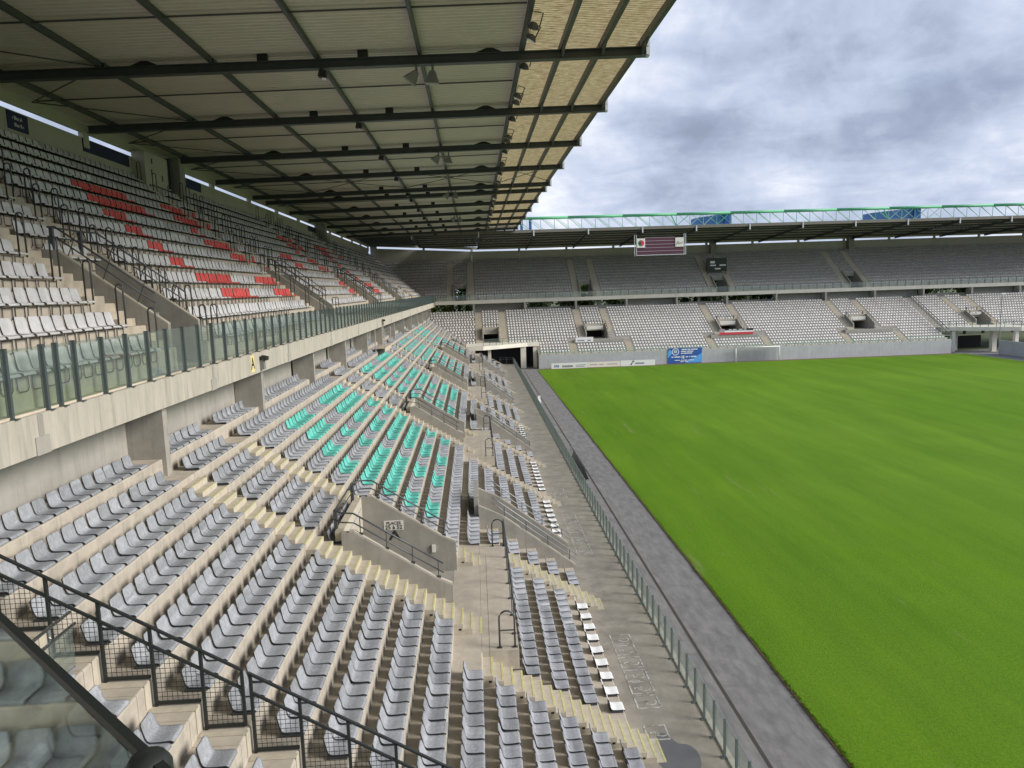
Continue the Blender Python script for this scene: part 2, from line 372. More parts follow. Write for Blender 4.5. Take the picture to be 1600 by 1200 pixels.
# ragged grass blades along the near edge of the turf
b = MB(); rnd = random.Random(3)
for i in range(9000):
    y = 16 + 70 * rnd.random() ** 1.6; x = 9.93 + rnd.gauss(0, .05) + .05 * math.sin(y * 1.7) * math.sin(y * .43); h = rnd.uniform(.03, .09); a = rnd.uniform(-.05, .05); wv = rnd.uniform(.006, .014)
    b.face([(x, y - wv, 0), (x, y + wv, 0), (x - .03 + a, y + a, h)])
stuff(tag(b.obj('grass_fringe', 'turf'), 'ragged fringe of grass along the edge of the pitch', 'grass'))
# raised spectator walkway and kerb
WZ = .68
structure(MB().box(3.6, 6.42, -25, 124.2, -.1, WZ).obj('walkway', 'walkway'))
for (x0, x1, y0, y1) in ((4.34, 5.9, 14.5, 19.9),):
    pts = []
    for t in range(40):
        a = t / 40 * 2 * math.pi; rr = 1 + .16 * math.sin(3 * a + 1) + .1 * math.sin(5 * a)
        pts.append((4.95 + .55 * rr * math.cos(a), 17.9 + 1.35 * rr * math.sin(a), WZ + .004))
    structure(MB().face(pts).obj('puddle', 'wet_patch'))

P = 23.5
# ------------------------------------------------------------------ seats
def seat_mesh(name, prof, wid, cols, mats, thick=.02, apron=False):
    s = MB(); nc = len(cols); n = len(prof)
    def nrm(i):
        a = prof[max(i - 1, 0)]; c = prof[min(i + 1, n - 1)]; dx, dz = c[0] - a[0], c[1] - a[1]; q = math.hypot(dx, dz); return (-dz / q, dx / q)
    top = []; bot = []
    for i, (x, z, ws, dish) in enumerate(prof):
        nx, nz = nrm(i)
        for c in cols:
            y = c * wid / 2 * ws; off = dish * (abs(c) ** 2)
            top.append((x + nx * off, y, z + nz * off))
            bot.append((x - nx * (thick - off), y, z - nz * (thick - off)))
    s.v = top + bot; K = n * nc
    for i in range(n - 1):
        for j in range(nc - 1):
            a = i * nc + j
            s.f.append((a, a + nc, a + nc + 1, a + 1)); s.m.append(0)
            s.f.append((K + a, K + a + 1, K + a + nc + 1, K + a + nc)); s.m.append(1)
    for i in range(n - 1):
        a = i * nc; s.f.append((a, K + a, K + a + nc, a + nc)); s.m.append(1)
        a = i * nc + nc - 1; s.f.append((a, a + nc, K + a + nc, K + a)); s.m.append(1)
    for j in range(nc - 1):
        s.f.append((j, j + 1, K + j + 1, K + j)); s.m.append(0)
        a = (n - 1) * nc + j; s.f.append((a, K + a, K + a + 1, a + 1)); s.m.append(0)
    return s
PROF = [(-.462, .372, .72, 0), (-.455, .354, .90, .008), (-.437, .26, 1, .018), (-.415, .145, 1, .022), (-.385, .085, 1, .022), (-.33, .060, 1, .018), (-.18, .062, 1, .012), (-.03, .078, .98, .004), (.012, .062, .95, 0), (.022, .02, .93, 0)]
PROF_FAR = [(-.40, .29, .86, 0), (-.38, .14, 1, 0), (-.33, .062, 1, 0), (.0, .07, .97, 0), (.02, .02, .94, 0)]
PROF_LO = [(-.462, .365, .86, 0), (-.42, .15, 1, 0), (-.35, .062, 1, 0), (.0, .075, .97, 0), (.02, .02, .94, 0)]
UPR = [(x + .18, z * (1.22 if z > .12 else 1) + .02, w_, d) for x, z, w_, d in PROF]; UPR_LO = [(x + .18, z * (1.22 if z > .12 else 1) + .02, w_, d) for x, z, w_, d in PROF_LO]
COLS = (-1, -.8, 0, .8, 1)
def full_seat(nm, prof, m): return seat_mesh(nm, prof, .437, COLS, m, .03).mesh(nm, [m, 'seat_edge'], True)
SEATM = {'grey': full_seat('stadium_seat', PROF, 'seat_grey'), 'teal': full_seat('stadium_seat', PROF, 'seat_teal'), 'white': full_seat('stadium_seat', PROF, 'seat_white'),
         'upper': full_seat('stadium_seat', UPR, 'seat_upper'), 'red': full_seat('stadium_seat', UPR, 'seat_red')}
BRK_LOW = MB().box(-.415, -.04, -.243, .243, .002, .038).mesh('bracket', 'seat_edge')
BRK_UP = MB().tube([(.03, -.18, .02), (.03, -.185, -.22), (.03, -.13, -.29), (.03, .13, -.29), (.03, .185, -.22), (.03, .18, .02)], .012, 4).mesh('bracket', 'seat_edge')
SEATS = []      # (x, y, z, rz, colour, label)
def seat_row(root_loc, rz, x, z, s0, s1, colour, label, pitch=.5, gap_center=True):
    n = int((s1 - s0 + .02) // pitch)
    if n < 1: return
    o = s0 + ((s1 - s0) - n * pitch) / 2 + pitch / 2
    c, s_ = math.cos(rz), math.sin(rz)
    for i in range(n):
        y = o + i * pitch
        col = colour(y) if callable(colour) else colour
        if col is None: continue
        SEATS.append((root_loc[0] + c * x - s_ * y, root_loc[1] + s_ * x + c * y, root_loc[2] + z, rz, col, label(col, i + 1, s0) if callable(label) else label))

# lettering picked out in coloured seats
FONT8 = {'A': ["0011110", "0011110", "0110011", "1100011", "1111111", "1111111", "1100011", "1100011"],
         'R': ["1111110", "1111110", "1110011", "1110011", "1111111", "1111110", "1110011", "1100011"],
         'D': ["1111100", "1111110", "1110011", "1110011", "1110011", "1110011", "1111110", "1111100"],
         'E': ["1111111", "1111111", "1110000", "1111110", "1111110", "1110000", "1111111", "1111111"],
         'N': ["1100011", "1110011", "1111011", "1111011", "1101111", "1100111", "1100011", "1100011"],
         'S': ["0111111", "1111111", "1110000", "1111110", "0111111", "0000111", "1111111", "1111110"]}
WORD = [('A', 28.0, 34.5), ('R', 36.5, 43.2), ('D', 50.2, 56.6), ('E', 58.6, 65.1), ('N', 72.2, 78.8), ('N', 80.3, 87.0), ('E', 93.8, 100.4), ('S', 102.2, 109.0)]
def teal_at(k, y):
    if not -9 <= k <= -2: return False
    for ch, a, c in WORD:
        if a <= y < c: return FONT8[ch][k + 9][min(6, int((y - a) / (c - a) * 7))] == '1'
    return False
RED = {9: [(32.9, 37.8), (41.9, 46.6), (65.1, 70.7), (80, 86.6), (90.5, 93.3)], 8: [(32.2, 37.8), (41.4, 46.5), (65, 71), (79.9, 84), (89.7, 93.1)],
       7: [(31.7, 33.5), (41, 42.3), (64.7, 66), (79.6, 81.6)], 6: [(31.7, 33.2), (40.8, 45.3), (56.4, 59.8), (65.1, 69), (79.8, 81.9)],
       5: [(31.7, 33.1), (42, 46.6), (57, 59.7), (65.8, 70.4), (79.7, 81.9)], 4: [(31.8, 33.4), (45, 46.6), (70.2, 71.7), (79.8, 82)],
       3: [(32, 36.9), (40.7, 46.3), (65.6, 70.8), (80.5, 86)], 2: [(32.5, 36.9), (41, 46), (65.9, 70), (80.8, 86)]}
def red_at(n, y): return any(a <= y <= c for a, c in RED.get(n, []))

# ------------------------------------------------------------------ terraces
class Prof:      # index 0 is the lowest tread
    def __init__(s, nose0, z0, tread, rise, n): s.nose0, s.z0, s.t, s.r, s.n = nose0, z0, tread, rise, n
    def nose(s, i): return s.nose0 - s.t * i
    def z(s, i): return s.z0 + s.r * i
SIDE = Prof(3.868, 1.165, .803, .485, 17)
END = Prof(0., 2.2, .8, .41, 18)
SUP = Prof(-9.0, 11.97, .83, .68, 13)
EUP = Prof(-15.45, 12.0, .83, .56, 13)
def cut(segs, a, c):
    o = []
    for s0, s1 in segs:
        if c <= s0 or a >= s1: o.append((s0, s1)); continue
        if a > s0 + .02: o.append((s0, a))
        if c < s1 - .02: o.append((c, s1))
    return o
_tm = {}
def tread_piece(root, pr, i, s0, s1, m, key):
    ln = round(s1 - s0 - .012, 3); k = (key, ln, pr.t, pr.r)
    if k not in _tm:
        d = pr.t + .12; h = pr.r + .06; bv = .03
        poly = [(0, -h), (0, -bv), (-.008, -bv * .4), (-bv, 0), (-d, 0), (-d, -h)]
        _tm[k] = MB().prism(poly, 0, ln).mesh('terrace_step', m)
    return link('terrace_step', _tm[k], root, (pr.nose(i), s0 + .006, pr.z(i)))
def terrace(root, pr, i, segs, m, key, joints):
    for s0, s1 in segs:
        cuts = [s0] + [j for j in joints if s0 + .6 < j < s1 - .6] + [s1]
        for a, c in zip(cuts, cuts[1:]): tread_piece(root, pr, i, a, c, m, key)
_bm = {}
def step_block(root, pr, i, s0, width, yellow=True):
    """the two half steps that sit on tread i against the riser up to tread i+1, with its nosings and the cap over the tread"""
    k = (pr.t, pr.r, round(width, 2), yellow)
    if k not in _bm:
        b = MB(); t, r = pr.t, pr.r; w_ = width
        b.box(0, t / 3, 0, w_, 0, 2 * r / 3, 0); b.box(t / 3 + .001, 2 * t / 3, 0, w_, 0, r / 3, 0)
        b.box(2 * t / 3 + .002, t + .004, .01, w_ - .01, -.03, .005, 0)
        b.box(t + .0005, t + .005, .01, w_ - .01, -r, .004, 0)
        ym = 1 if yellow else 0
        for xx, zt in ((t / 3, 2 * r / 3), (2 * t / 3, r / 3), (t, .005)):
            b.box(xx - .05, xx + .003, .05, w_ - .05, zt, zt + .005, ym)
        b.lathe([(.035, 0), (.035, -.002)], 8, 2) if False else None
        b.box(t / 3 * .55, t / 3 * .85, -.004, 0, r * .28, r * .40, 2)
        _bm[k] = b.mesh('step_block', ['upper_tread' if pr is SUP else 'step_cream', 'yellow_paint', 'ink'])  # upper steps coloured lighter, adding brightness the dim upper tier lacks
    return link('step_block', _bm[k], root, (pr.nose(i + 1), s0, pr.z(i)))
def stair(root_of, label, pr, i0, i1, s0, width, yellow=True, group='concrete aisle stairs'):
    loc, rz = root_of
    o = thing('stairway', label, 'stairs', None, loc, rz)
    for i in range(i0, i1 + 1): step_block(o, pr, i, s0, width, yellow)
    return o
SIDE_F = ((0, 0, 0), 0.)
END_F = ((0, 120.7, 0), -math.pi / 2)
JOINTS = [2.2 + 9.4 * j for j in range(-3, 14)]
MS = [21.2 + P * j for j in range(-1, 5)]
ORD = ['first', 'second', 'third', 'fourth', 'fifth', 'sixth', 'seventh', 'eighth', 'ninth', 'tenth', 'eleventh', 'twelfth', 'thirteenth', 'fourteenth', 'fifteenth', 'sixteenth', 'seventeenth', 'eighteenth']
Y0, Y1 = -8., 119.
def miter_side(z): return 120.7 + .8 * (z - 2.2) / .41 if z > 4.2 else 119.5
side = thing('lower_terrace', 'stepped tan concrete lower terrace beside the long glass fence and track', 'terrace', None)
def ordn(n):
    if n <= 18: return ORD[n - 1]
    return '%d%s' % (n, 'th' if 10 < n % 100 < 14 else {1: 'st', 2: 'nd', 3: 'rd'}.get(n % 10, 'th'))
def anchor(s0, i):
    if s0 < 11.5: return 'the passage before mesh railing'
    if s0 < 13: return 'the mesh railing'
    j = int((s0 - 17.5) // P); d = s0 - 21.2 - P * j; nm = (['first', 'second', 'third', 'fourth', 'fifth', 'sixth'])[max(0, min(5, j))]
    if i == 16: return 'the balcony column nearest it'
    if i >= 10: return 'long stair %s in line' % nm if d < 2 else 'short stair %s in line' % nm
    if i >= 5: return 'passage %s in line' % nm
    if d < 3: return 'landing stair %s in line' % nm
    if d < 8.5: return 'landing far stair %s in line' % nm
    return 'walkway passage %s in line' % nm
CN = {'grey': 'grey', 'teal': 'turquoise', 'white': 'white', 'upper': 'pale grey', 'red': 'red'}
for i in range(17):
    k = 5 - i; zt = SIDE.z(i); yend = miter_side(zt)
    full = [(Y0, yend)]; seg = list(full); st = [(Y0, yend)]
    for m in MS:
        if 6 <= i <= 9: seg = cut(seg, m + .02, m + 3.98); st = cut(st, m - 1.2, m + 4.2)
        if i <= 4: seg = cut(seg, m + 9.6, m + 12.6); st = cut(st, m - 3.25, m - 2.1); st = cut(st, m + 6.25, m + 7.45); st = cut(st, m + 9.25, m + 12.75)
        if i == 4: st = cut(st, m - 2.2, m + 7.45)
        if i == 5: st = cut(st, m - 3.25, m + 6.25)
        if i >= 10: st = cut(st, m - 1.2, m); st = cut(st, m + 3.8, m + 5.0)
    st = cut(st, 11.62, 12.45)
    if i == 16:
        st = cut(st, m - 1.2, m)
        for j in range(-2, 14): st = cut(st, 21.0 + 9.4 * j - .55, 21.0 + 9.4 * j + .35)
    terrace(side, SIDE, i, seg, 'tread', 's', JOINTS)
    lab = lambda col, q, s0, i=i: '%s seat, %s row below balcony wall, %s past %s' % (CN[col], ORD[16 - i], ordn(q), anchor(s0, i))
    for s0, s1 in st:
        if s0 < 6.5 and i < 6: s0 = 8
        if s1 - s0 < .6: continue
        if i == 0 and ((19 < s0 + .3 < 20) or (34 < s0 + .3 < 36) or (42 < s0 + .3 < 44) or (57 < s0 + .3 < 60)):
            seat_row((0, 0, 0), 0, SIDE.nose(i), zt, s0 + .05, s1, 'white', lambda col, q, s0: 'white single seat in walkway front row, %s past %s' % (ordn(q), anchor(s0, 0)), .855)
        else:
            seat_row((0, 0, 0), 0, SIDE.nose(i) - .012, zt, s0, s1, (lambda y, k=k: 'teal' if teal_at(k, y) else 'grey'), lab)
# stairs of the lower tier
SN = ['%s passage past the mesh railing' % q for q in ('first', 'second', 'third', 'fourth', 'fifth')]
for j, m in enumerate(MS[1:]):
    if m > 118: continue
    top = m + P < 150
    stair(SIDE_F, 'long concrete stair climbing beside wall of the ' + SN[j], SIDE, 5, 14, m - 1.15, 1.15, j < 1)
    stair(SIDE_F, 'short upper stair past head of the ' + SN[j], SIDE, 9, 14, m + 3.82, 1.13, j < 1)
    stair(SIDE_F, 'lower stair from landing near end to walkway, ' + SN[j], Prof(SIDE.nose0, SIDE.z0, SIDE.t, SIDE.r, 17), -1, 4, m - 3.2, 1.1, j < 1)
    stair(SIDE_F, 'lower stair at landing far end, ' + SN[j], SIDE, -1, 3, m + 6.3, 1.1, j < 1)
    if j < 2: stair(SIDE_F, 'two step stair rising off landing, ' + SN[j], SIDE, 5, 5, m + 4.1, 1.1, True)

# ------------------------------------------------------------------ passages through the lower terrace
def passage(frame, pr, m, j, label, sign=None, iv=6, wide=4.0, rails=True):
    """side walls, head wall, floor and two-bar handrail of an access passage; iv is the first tread that is cut"""
    loc, rz = frame; o = thing('access_passage', label, 'passage', None, loc, rz)
    xf = pr.nose(iv) ; xb = pr.nose(iv + 4); z0 = pr.z(iv - 1); zb = pr.z(iv + 3)
    zf_t = z0 + 1.03; zb_t = zb + .86
    for nm, s0 in (('side_wall', m), ('side_wall', m + wide - .2)):
        MB().prism([(xb - 3.4, z0 - .3), (xf - .02, z0 - .3), (xf - .02, zf_t), (xf - .5, zf_t + .22), (xb + .35, zb_t), (xb - .02, zb_t), (xb - .02, zb + .2), (xb - 3.4, zb + .2)], s0, s0 + .2).obj(nm, 'concrete_grey', o)
        MB().prism([(xf - .03, zf_t + .002), (xf - .03, zf_t + .05), (xf - .5, zf_t + .27), (xb + .35, zb_t + .05), (xb + .2, zb_t + .05), (xb + .2, zb_t + .003), (xb + .35, zb_t + .003), (xf - .5, zf_t + .223)], s0 + .03, s0 + .17).obj('wall_cap', 'concrete_pale', o)
    MB().box(xb - .24, xb - .005, m + .201, m + wide - .201, zb - .35, zb_t).obj('head_wall', 'step_cream', o)
    MB().box(xb - 3.4, xf + .05, m + .2, m + wide - .2, z0 - .3, z0 - .006).obj('floor_slab', 'concrete_grey', o)
    MB().box(xb - 3.6, xb - 3.4, m, m + wide, z0 - .3, zb + .2).obj('end_wall', 'dark_inner', o)  # dark sheet across the open tunnel end, standing in for its shade
    if rails:
        def line(h):
            a = [(xf - .28, m + .1, zf_t + .1 + h), (xb + .35, m + .1, zb_t + h), (xb - .05, m + .16, zb_t + h + .02), (xb - .25, m + .45, zb_t + h + .02),
                 (xb - .25, m + wide - .45, zb_t + h + .02), (xb - .05, m + wide - .16, zb_t + h + .02), (xb + .35, m + wide - .1, zb_t + h), (xf - .28, m + wide - .1, zf_t + .1 + h)]
            return a
        MB().tube(line(.56), .027, 7).obj('handrail', 'rail_steel', o, True)
        MB().tube(line(.27), .021, 6).obj('middle_rail', 'rail_steel', o, True)
        for s0 in (m + .1, m + wide - .1):
            for q in range(4):
                f = .06 + q * .29; x = xf - .28 + (xb + .35 - xf + .28) * f; z = zf_t + .1 + (zb_t - zf_t - .1) * f
                MB().box(x - .012, x + .012, s0 - .02, s0 + .02, z - .02, z + .565).box(x - .07, x + .07, s0 - .05, s0 + .05, z + .02, z + .07).obj('rail_post', 'rail_steel', o)
        for q in (.5, wide - .5):
            MB().box(xb - .3, xb - .2, m + q - .06, m + q + .06, zb_t - .5, zb_t + .58).obj('head_post', 'rail_steel', o)
    if sign:
        xs = xf - 2.15; zs = z0 + 1.75
        sw = MB().box(xs - .34, xs + .34, m + wide - .213, m + wide - .203, zs - .17, zs + .17).obj('number_sign', 'sign_white', o)
        text('sign_text', sign[0], .15, 'ink', sw, (xs, m + wide - .218, zs + .075), (0, -1, 0))
        text('sign_text', sign[1], .2, 'ink', sw, (xs, m + wide - .218, zs - .075), (0, -1, 0))
        text('stencil_letter', sign[2], .48, 'ink', o, (xs + .02, m + wide - .206, zs - .38), (0, -1, 0), 1.25)
        MB().box(xf - .86, xf - .74, m + wide - .27, m + wide - .202, z0 + .72, z0 + .98).obj('lamp_box', 'sign_white', o)
    return o
PN = ['first past the mesh railing', 'second past the mesh railing', 'third past the mesh railing', 'fourth past the mesh railing', 'fifth past the mesh railing']
for j, m in enumerate(MS[1:]):
    if m < 112: passage(SIDE_F, SIDE, m, j, 'grey walled passage cut into lower terrace, ' + PN[j] + (', signed PLACES' if j == 0 else ''), ('PLACES', '25 à 52', 'A') if j == 0 else (('PLACES', '1 à 24', 'B') if False else None))
# landings in front of the passages
for j, m in enumerate(MS[1:]):
    if m > 112: continue
    o = thing('landing', 'flat concrete landing before the passage ' + PN[j], 'landing')
    z = SIDE.z(5)
    MB().box(.06, .86, m - 2.2, m + 6.15, z - .55, z + .004).obj('slab', 'tread', o)
    MB().box(-.16, .05, m - 2.2, m + 6.15, z - .3, z + .002).obj('edge_strip', 'tread', o)
    r = thing('landing_railing', 'steel railing along the landing edge ' + PN[j], 'railing')
    pts = [(.78, m - 1.3, z + 1.05), (.78, m + 6.0, z + 1.05)]
    MB().tube(pts, .028, 7).obj('top_rail', 'rail_steel', r, True)
    for q in range(7):
        y = m - 1.25 + 1.21 * q
        MB().box(.765, .795, y - .02, y + .02, z, z + 1.04).box(.72, .84, y - .06, y + .06, z + .005, z + .02).obj('post', 'rail_steel', r)
    for yy in (m - 2.03, m + 6.05):
        h = thing('hoop_rail', 'hooped steel guard rail at %s end of the landing ' % ('near' if yy < m else 'far') + PN[j], 'railing', 'hoop guard rails on the landings')
        arc = [(.34, yy, z), (.34, yy, z + .85)] + [(.55 - .21 * math.cos(a), yy, z + .85 + .21 * math.sin(a)) for a in np.linspace(.3, math.pi - .3, 6)] + [(.76, yy, z + .85), (.76, yy, z)]
        MB().tube(arc, .026, 7).obj('hoop', 'rail_steel', h, True)
        MB().tube([(.34, yy, z + .5), (.76, yy, z + .5)], .02, 6).obj('cross_bar', 'rail_steel', h)
        MB().box(.27, .41, yy - .05, yy + .05, z + .004, z + .02).box(.69, .83, yy - .05, yy + .05, z + .006, z + .02).obj('foot_plate', 'rail_steel', h)
# low passages from the walkway
for j, m in enumerate(MS):
    if m > 100 : continue
    o = thing('walkway_passage', 'sloping grey walls of low passage off the walkway, ' + (PN[j - 1] if j else 'before the mesh railing'), 'passage')
    for s0 in (m + 9.6, m + 12.4):
        MB().prism([(-.15, WZ - .1), (4.0, WZ - .1), (4.0, 1.27), (.75, 3.72), (-.15, 4.15)], s0, s0 + .2).obj('side_wall', 'concrete_grey', o)
        for xa, xc in ((.85, 1.6), (1.75, 2.5), (2.65, 3.35), (3.5, 3.95)):
            za, zc = 3.72 - (xa - .75) * .754, 3.72 - (xc - .75) * .754
            MB().prism([(xa, za + .003), (xc, zc + .003), (xc, zc + .04), (xa, za + .04)], s0 + .05, s0 + .15).obj('wall_cap', 'concrete_pale', o)
        for h, rr in ((.45, .025), (.2, .02)):
            MB().tube([(.45, s0 + .1, 4.02 + h), (.75, s0 + .1, 3.78 + h), (4.1, s0 + .1, 1.25 + h)], rr, 7).obj('handrail', 'galv', o, True)
        for q in range(4):
            x = .95 + q * .93; z = 3.72 - (x - .75) * .754
            MB().box(x - .014, x + .014, s0 + .08, s0 + .12, z - .02, z + .46).obj('rail_post', 'rail_steel', o)
    MB().box(-.35, -.16, m + 9.8, m + 12.4, 2.6, 4.5).obj('head_wall', 'concrete_grey', o)
    MB().box(-4.2, -4.0, m + 9.6, m + 12.6, 0, 3.5).obj('end_wall', 'dark_inner', o)  # dark sheet standing in for the shade under the stand

# ------------------------------------------------------------------ wheelchair bays painted on the walkway
def bay(y, whole, n):
    o = thing('wheelchair_bay', 'white painted wheelchair bay outline on the walkway', 'road marking', 'wheelchair bays painted along the walkway')
    x0, x1, d, w_ = 4.45, 5.2, .72, .045; z = WZ + .005
    if y < 20: x0, x1 = 4.4, 5.05
    m = 'white_mark'
    MB().box(x0, x1, y, y + w_, z, z + .003).obj('line', m, o); MB().box(x0, x1, y + d - w_, y + d, z, z + .003).obj('line', m, o)
    MB().box(x0, x0 + w_, y + w_, y + d - w_, z, z + .003).obj('line', m, o); MB().box(x1 - w_, x1, y + w_, y + d - w_, z, z + .003).obj('line', m, o)
    if whole:
        b = MB(); cx_, cy_ = x0 + .46, y + .34
        for t in range(14):
            a0, a1 = R(150 + 18 * t), R(150 + 18 * (t + 1))
            f = lambda a, r_: (cx_ + r_ * math.cos(a), cy_ + r_ * math.sin(a) * .9, z + .001)
            b.face([f(a0, .16), f(a0, .205), f(a1, .205), f(a1, .16)])
        b.box(cx_ - .26, cx_ + .02, cy_ + .02, cy_ + .055, z, z + .003).box(cx_ - .12, cx_ - .085, cy_ - .1, cy_ + .1, z, z + .003)
        b.box(cx_ - .33, cx_ - .27, cy_ - .04, cy_ + .05, z, z + .003)
        b.obj('wheelchair_symbol', m, o)
for q, y in enumerate((18.98, 20.55, 21.35, 22.1, 22.95, 23.8, 24.6)): bay(y, True, q)
for q in range(8): bay(33.6 + .8 * q, q % 2 == 0, q)
for q in range(3): bay(43.2 + .8 * q, True, q)

# ------------------------------------------------------------------ perimeter glass fence
o = thing('glass_fence', 'long low glass fence on steel posts between walkway and track', 'fence')
b = MB().box(6.225, 6.285, -.03, .03, 0, 1.12).box(6.16, 6.36, -.07, .07, 0, .02); b.box(6.22, 6.29, -.035, .035, 1.12, 1.14)
pm = b.mesh('post', 'fence_post'); gm = MB().box(6.27, 6.285, .035, .855, .08, 1.09).mesh('glass_pane', 'glass_clear')
em = MB().box(6.265, 6.29, .035, .855, 1.0905, 1.10).mesh('pane_edge', 'galv')
for q in range(124):
    y = 13.6 + .89 * q
    link('post', pm, o, (0, y, WZ)); pn = link('glass_pane', gm, o, (0, y, WZ)); link('pane_edge', em, pn)
structure(MB().box(6.30, 6.46, -25, 124.2, -.08, WZ + .05).obj('kerb', 'concrete_pale'))
# black folding frame left on the track by the fence
o = thing('black_barrier', 'black mesh covered folding frame leaning on the track side of the glass fence', 'barrier', None, (6.75, 49.6, 0))
MB().prism([(0, .05), (.75, .05), (.35, 1.0), (.31, 1.0)], 0, 4.8).obj('cover', 'black_frame', o)
MB().tube([(.0, 4.9, .02), (.3, 5.2, 1.3), (.35, 5.9, 1.3), (.1, 6.1, .02)], .03, 6).obj('frame', 'galv', o)
tag(MB().box(7.0, 7.35, 84.6, 85.5, 0, .28).box(7.02, 7.3, 84.8, 85.0, .28, .8).box(7.02, 7.3, 85.2, 85.3, .28, .6).obj('white_crate', 'white_gloss'), 'small white crate lying on the track beside the glass fence', 'crate')

# ------------------------------------------------------------------ balcony over the lower terrace (side stand)
PX = lambda y: -8.65 + (y - 15) * .0119
BT, BB = 11.25, 10.45
o = thing('balcony', 'long pale concrete balcony front over the lower terrace', 'balcony')
balcony_side = o
ys = [-12.0, -3.4] + [5.4 + 9.4 * j for j in range(0, 14)] + [136.0]
for a, c in zip(ys, ys[1:]):
    xa, xc = PX(a), PX(c); g = .012
    v = []
    for x, y in ((xa, a + g), (xc, c - g)):
        v += [(x, y, BB), (x, y, BT), (x - .16, y, BT), (x - .16, y, BT - .14), (x - .55, y, BT - .14), (x - .55, y, BB)]
    me = MB(); me.v = v; n = 6
    me.f = [tuple(range(n)), tuple(reversed(range(n, 2 * n)))] + [((i + 1) % n, i, n + i, n + (i + 1) % n) for i in range(n)]; me.m = [0] * len(me.f)
    pnl = me.obj('parapet_panel', 'concrete_pale', o)
    MB().box(PX(c) - .02, PX(c) + .02, c - .24, c + .24, BB - .012, BB + .35).obj('joint_block', 'concrete_panel', o)
    MB().box(PX(c) - .1, PX(c) + .008, c - .09, c + .09, BB + .36, BT - .01).obj('joint_cover', 'concrete_grey', o)
for j in range(-3, 13):
    y = 21.0 + 9.4 * j
    if y > 134: continue
    xf = -8.86 + max(0, (y - 21)) * .009
    MB().box(xf - 1.1, xf, y - .15, y + .15, 8.3, BB - .003 + .3).obj('column', 'concrete_grey', o)
    y2 = y + 9.4
    MB().box(-10.05, -9.9, y + .15, min(y2 - .15, 134), 8.9, 10.12).obj('wall_panel', 'concrete_panel', o)
    MB().tube([(-9.86, y + .2, 10.22), (-9.86, y2 - .2, 10.22)], .05, 6).obj('service_pipe', 'rail_steel', o)
MB().box(-10.1, -8.7, Y0, 136, BB + .1, BT - .15).obj('soffit_slab', 'concrete_grey', o)
MB().box(-10.4, -10.3, Y0, 136, 8.4, 11).obj('rear_wall', 'dark_inner', o)
MB().box(-9.2, -8.82, Y0, 136, BT - .14, BT - .10).obj('floor_edge', 'soil', o) if False else None
# lettered plate, junction boxes and cctv on the parapet
yy = 28.3
pl = MB().box(PX(yy) + .002, PX(yy) + .008, yy - .22, yy + .22, BB + .10, BT - .08).obj('letter_plate', 'yellow_plate', o)
text('painted_letter', 'A', .62, 'ink', pl, (PX(yy) + .011, yy, (BB + BT) / 2 + .01), (1, 0, 0))
for yy in (29.3, 64.5):
    f = thing('flood_lamp', 'small black floodlight bracketed to the balcony front ' + ('beside the yellow letter A' if yy < 40 else 'above the tarpaulin stand'), 'lamp', None, (PX(yy), yy, BB + .45))
    MB().box(.0, .16, -.12, .12, -.35, .02).obj('gear_box', 'horn_grey', f); MB().prism([(.05, .05), (.28, .0), (.3, .14), (.08, .2)], -.16, .16).obj('lamp_head', 'black_frame', f)
o = thing('camera_stand', 'tan tarpaulin scaffold stand against a column in the top rows', 'stand', None, (-8.3, 61.5, SIDE.z(15)))
for x, y in ((0, 0), (0, 4.6), (.75, 4.6), (.75, 0)): MB().tube([(x, y, 0), (x, y, 1.95)], .035, 6).obj('pole', 'concrete_pale', o)
MB().box(-.02, .77, -.02, 4.62, .30, .36).obj('deck_board', 'cloth_tan', o); MB().box(.74, .755, .05, 4.55, .02, .30).obj('tarpaulin', 'cloth_tan', o)
for z in (1.5, 1.9): MB().tube([(.75, 0, z), (.75, 4.6, z)], .02, 6).obj('guard_rail', 'galv', o)

# glass balustrade on the balcony
o = thing('glass_balustrade', 'long glass balustrade on dark posts along the balcony front', 'balustrade')
pm = MB().box(-.05, .05, -.035, .035, 0, 1.34).box(-.1, .14, -.06, .06, .0, .02).mesh('post', 'post_grey')
gm = MB().box(-.012, .004, .05, 1.115, .07, 1.31).mesh('glass_pane', 'glass')
for q in range(112):
    y = 5.9 + 1.168 * q; x = PX(y) - .09
    if y > 135.6: break
    link('post', pm, o, (x, y, BT)); link('glass_pane', gm, o, (x, y, BT), -.0119)
link('post', pm, o, (PX(15.9) - .09, 15.72, BT))
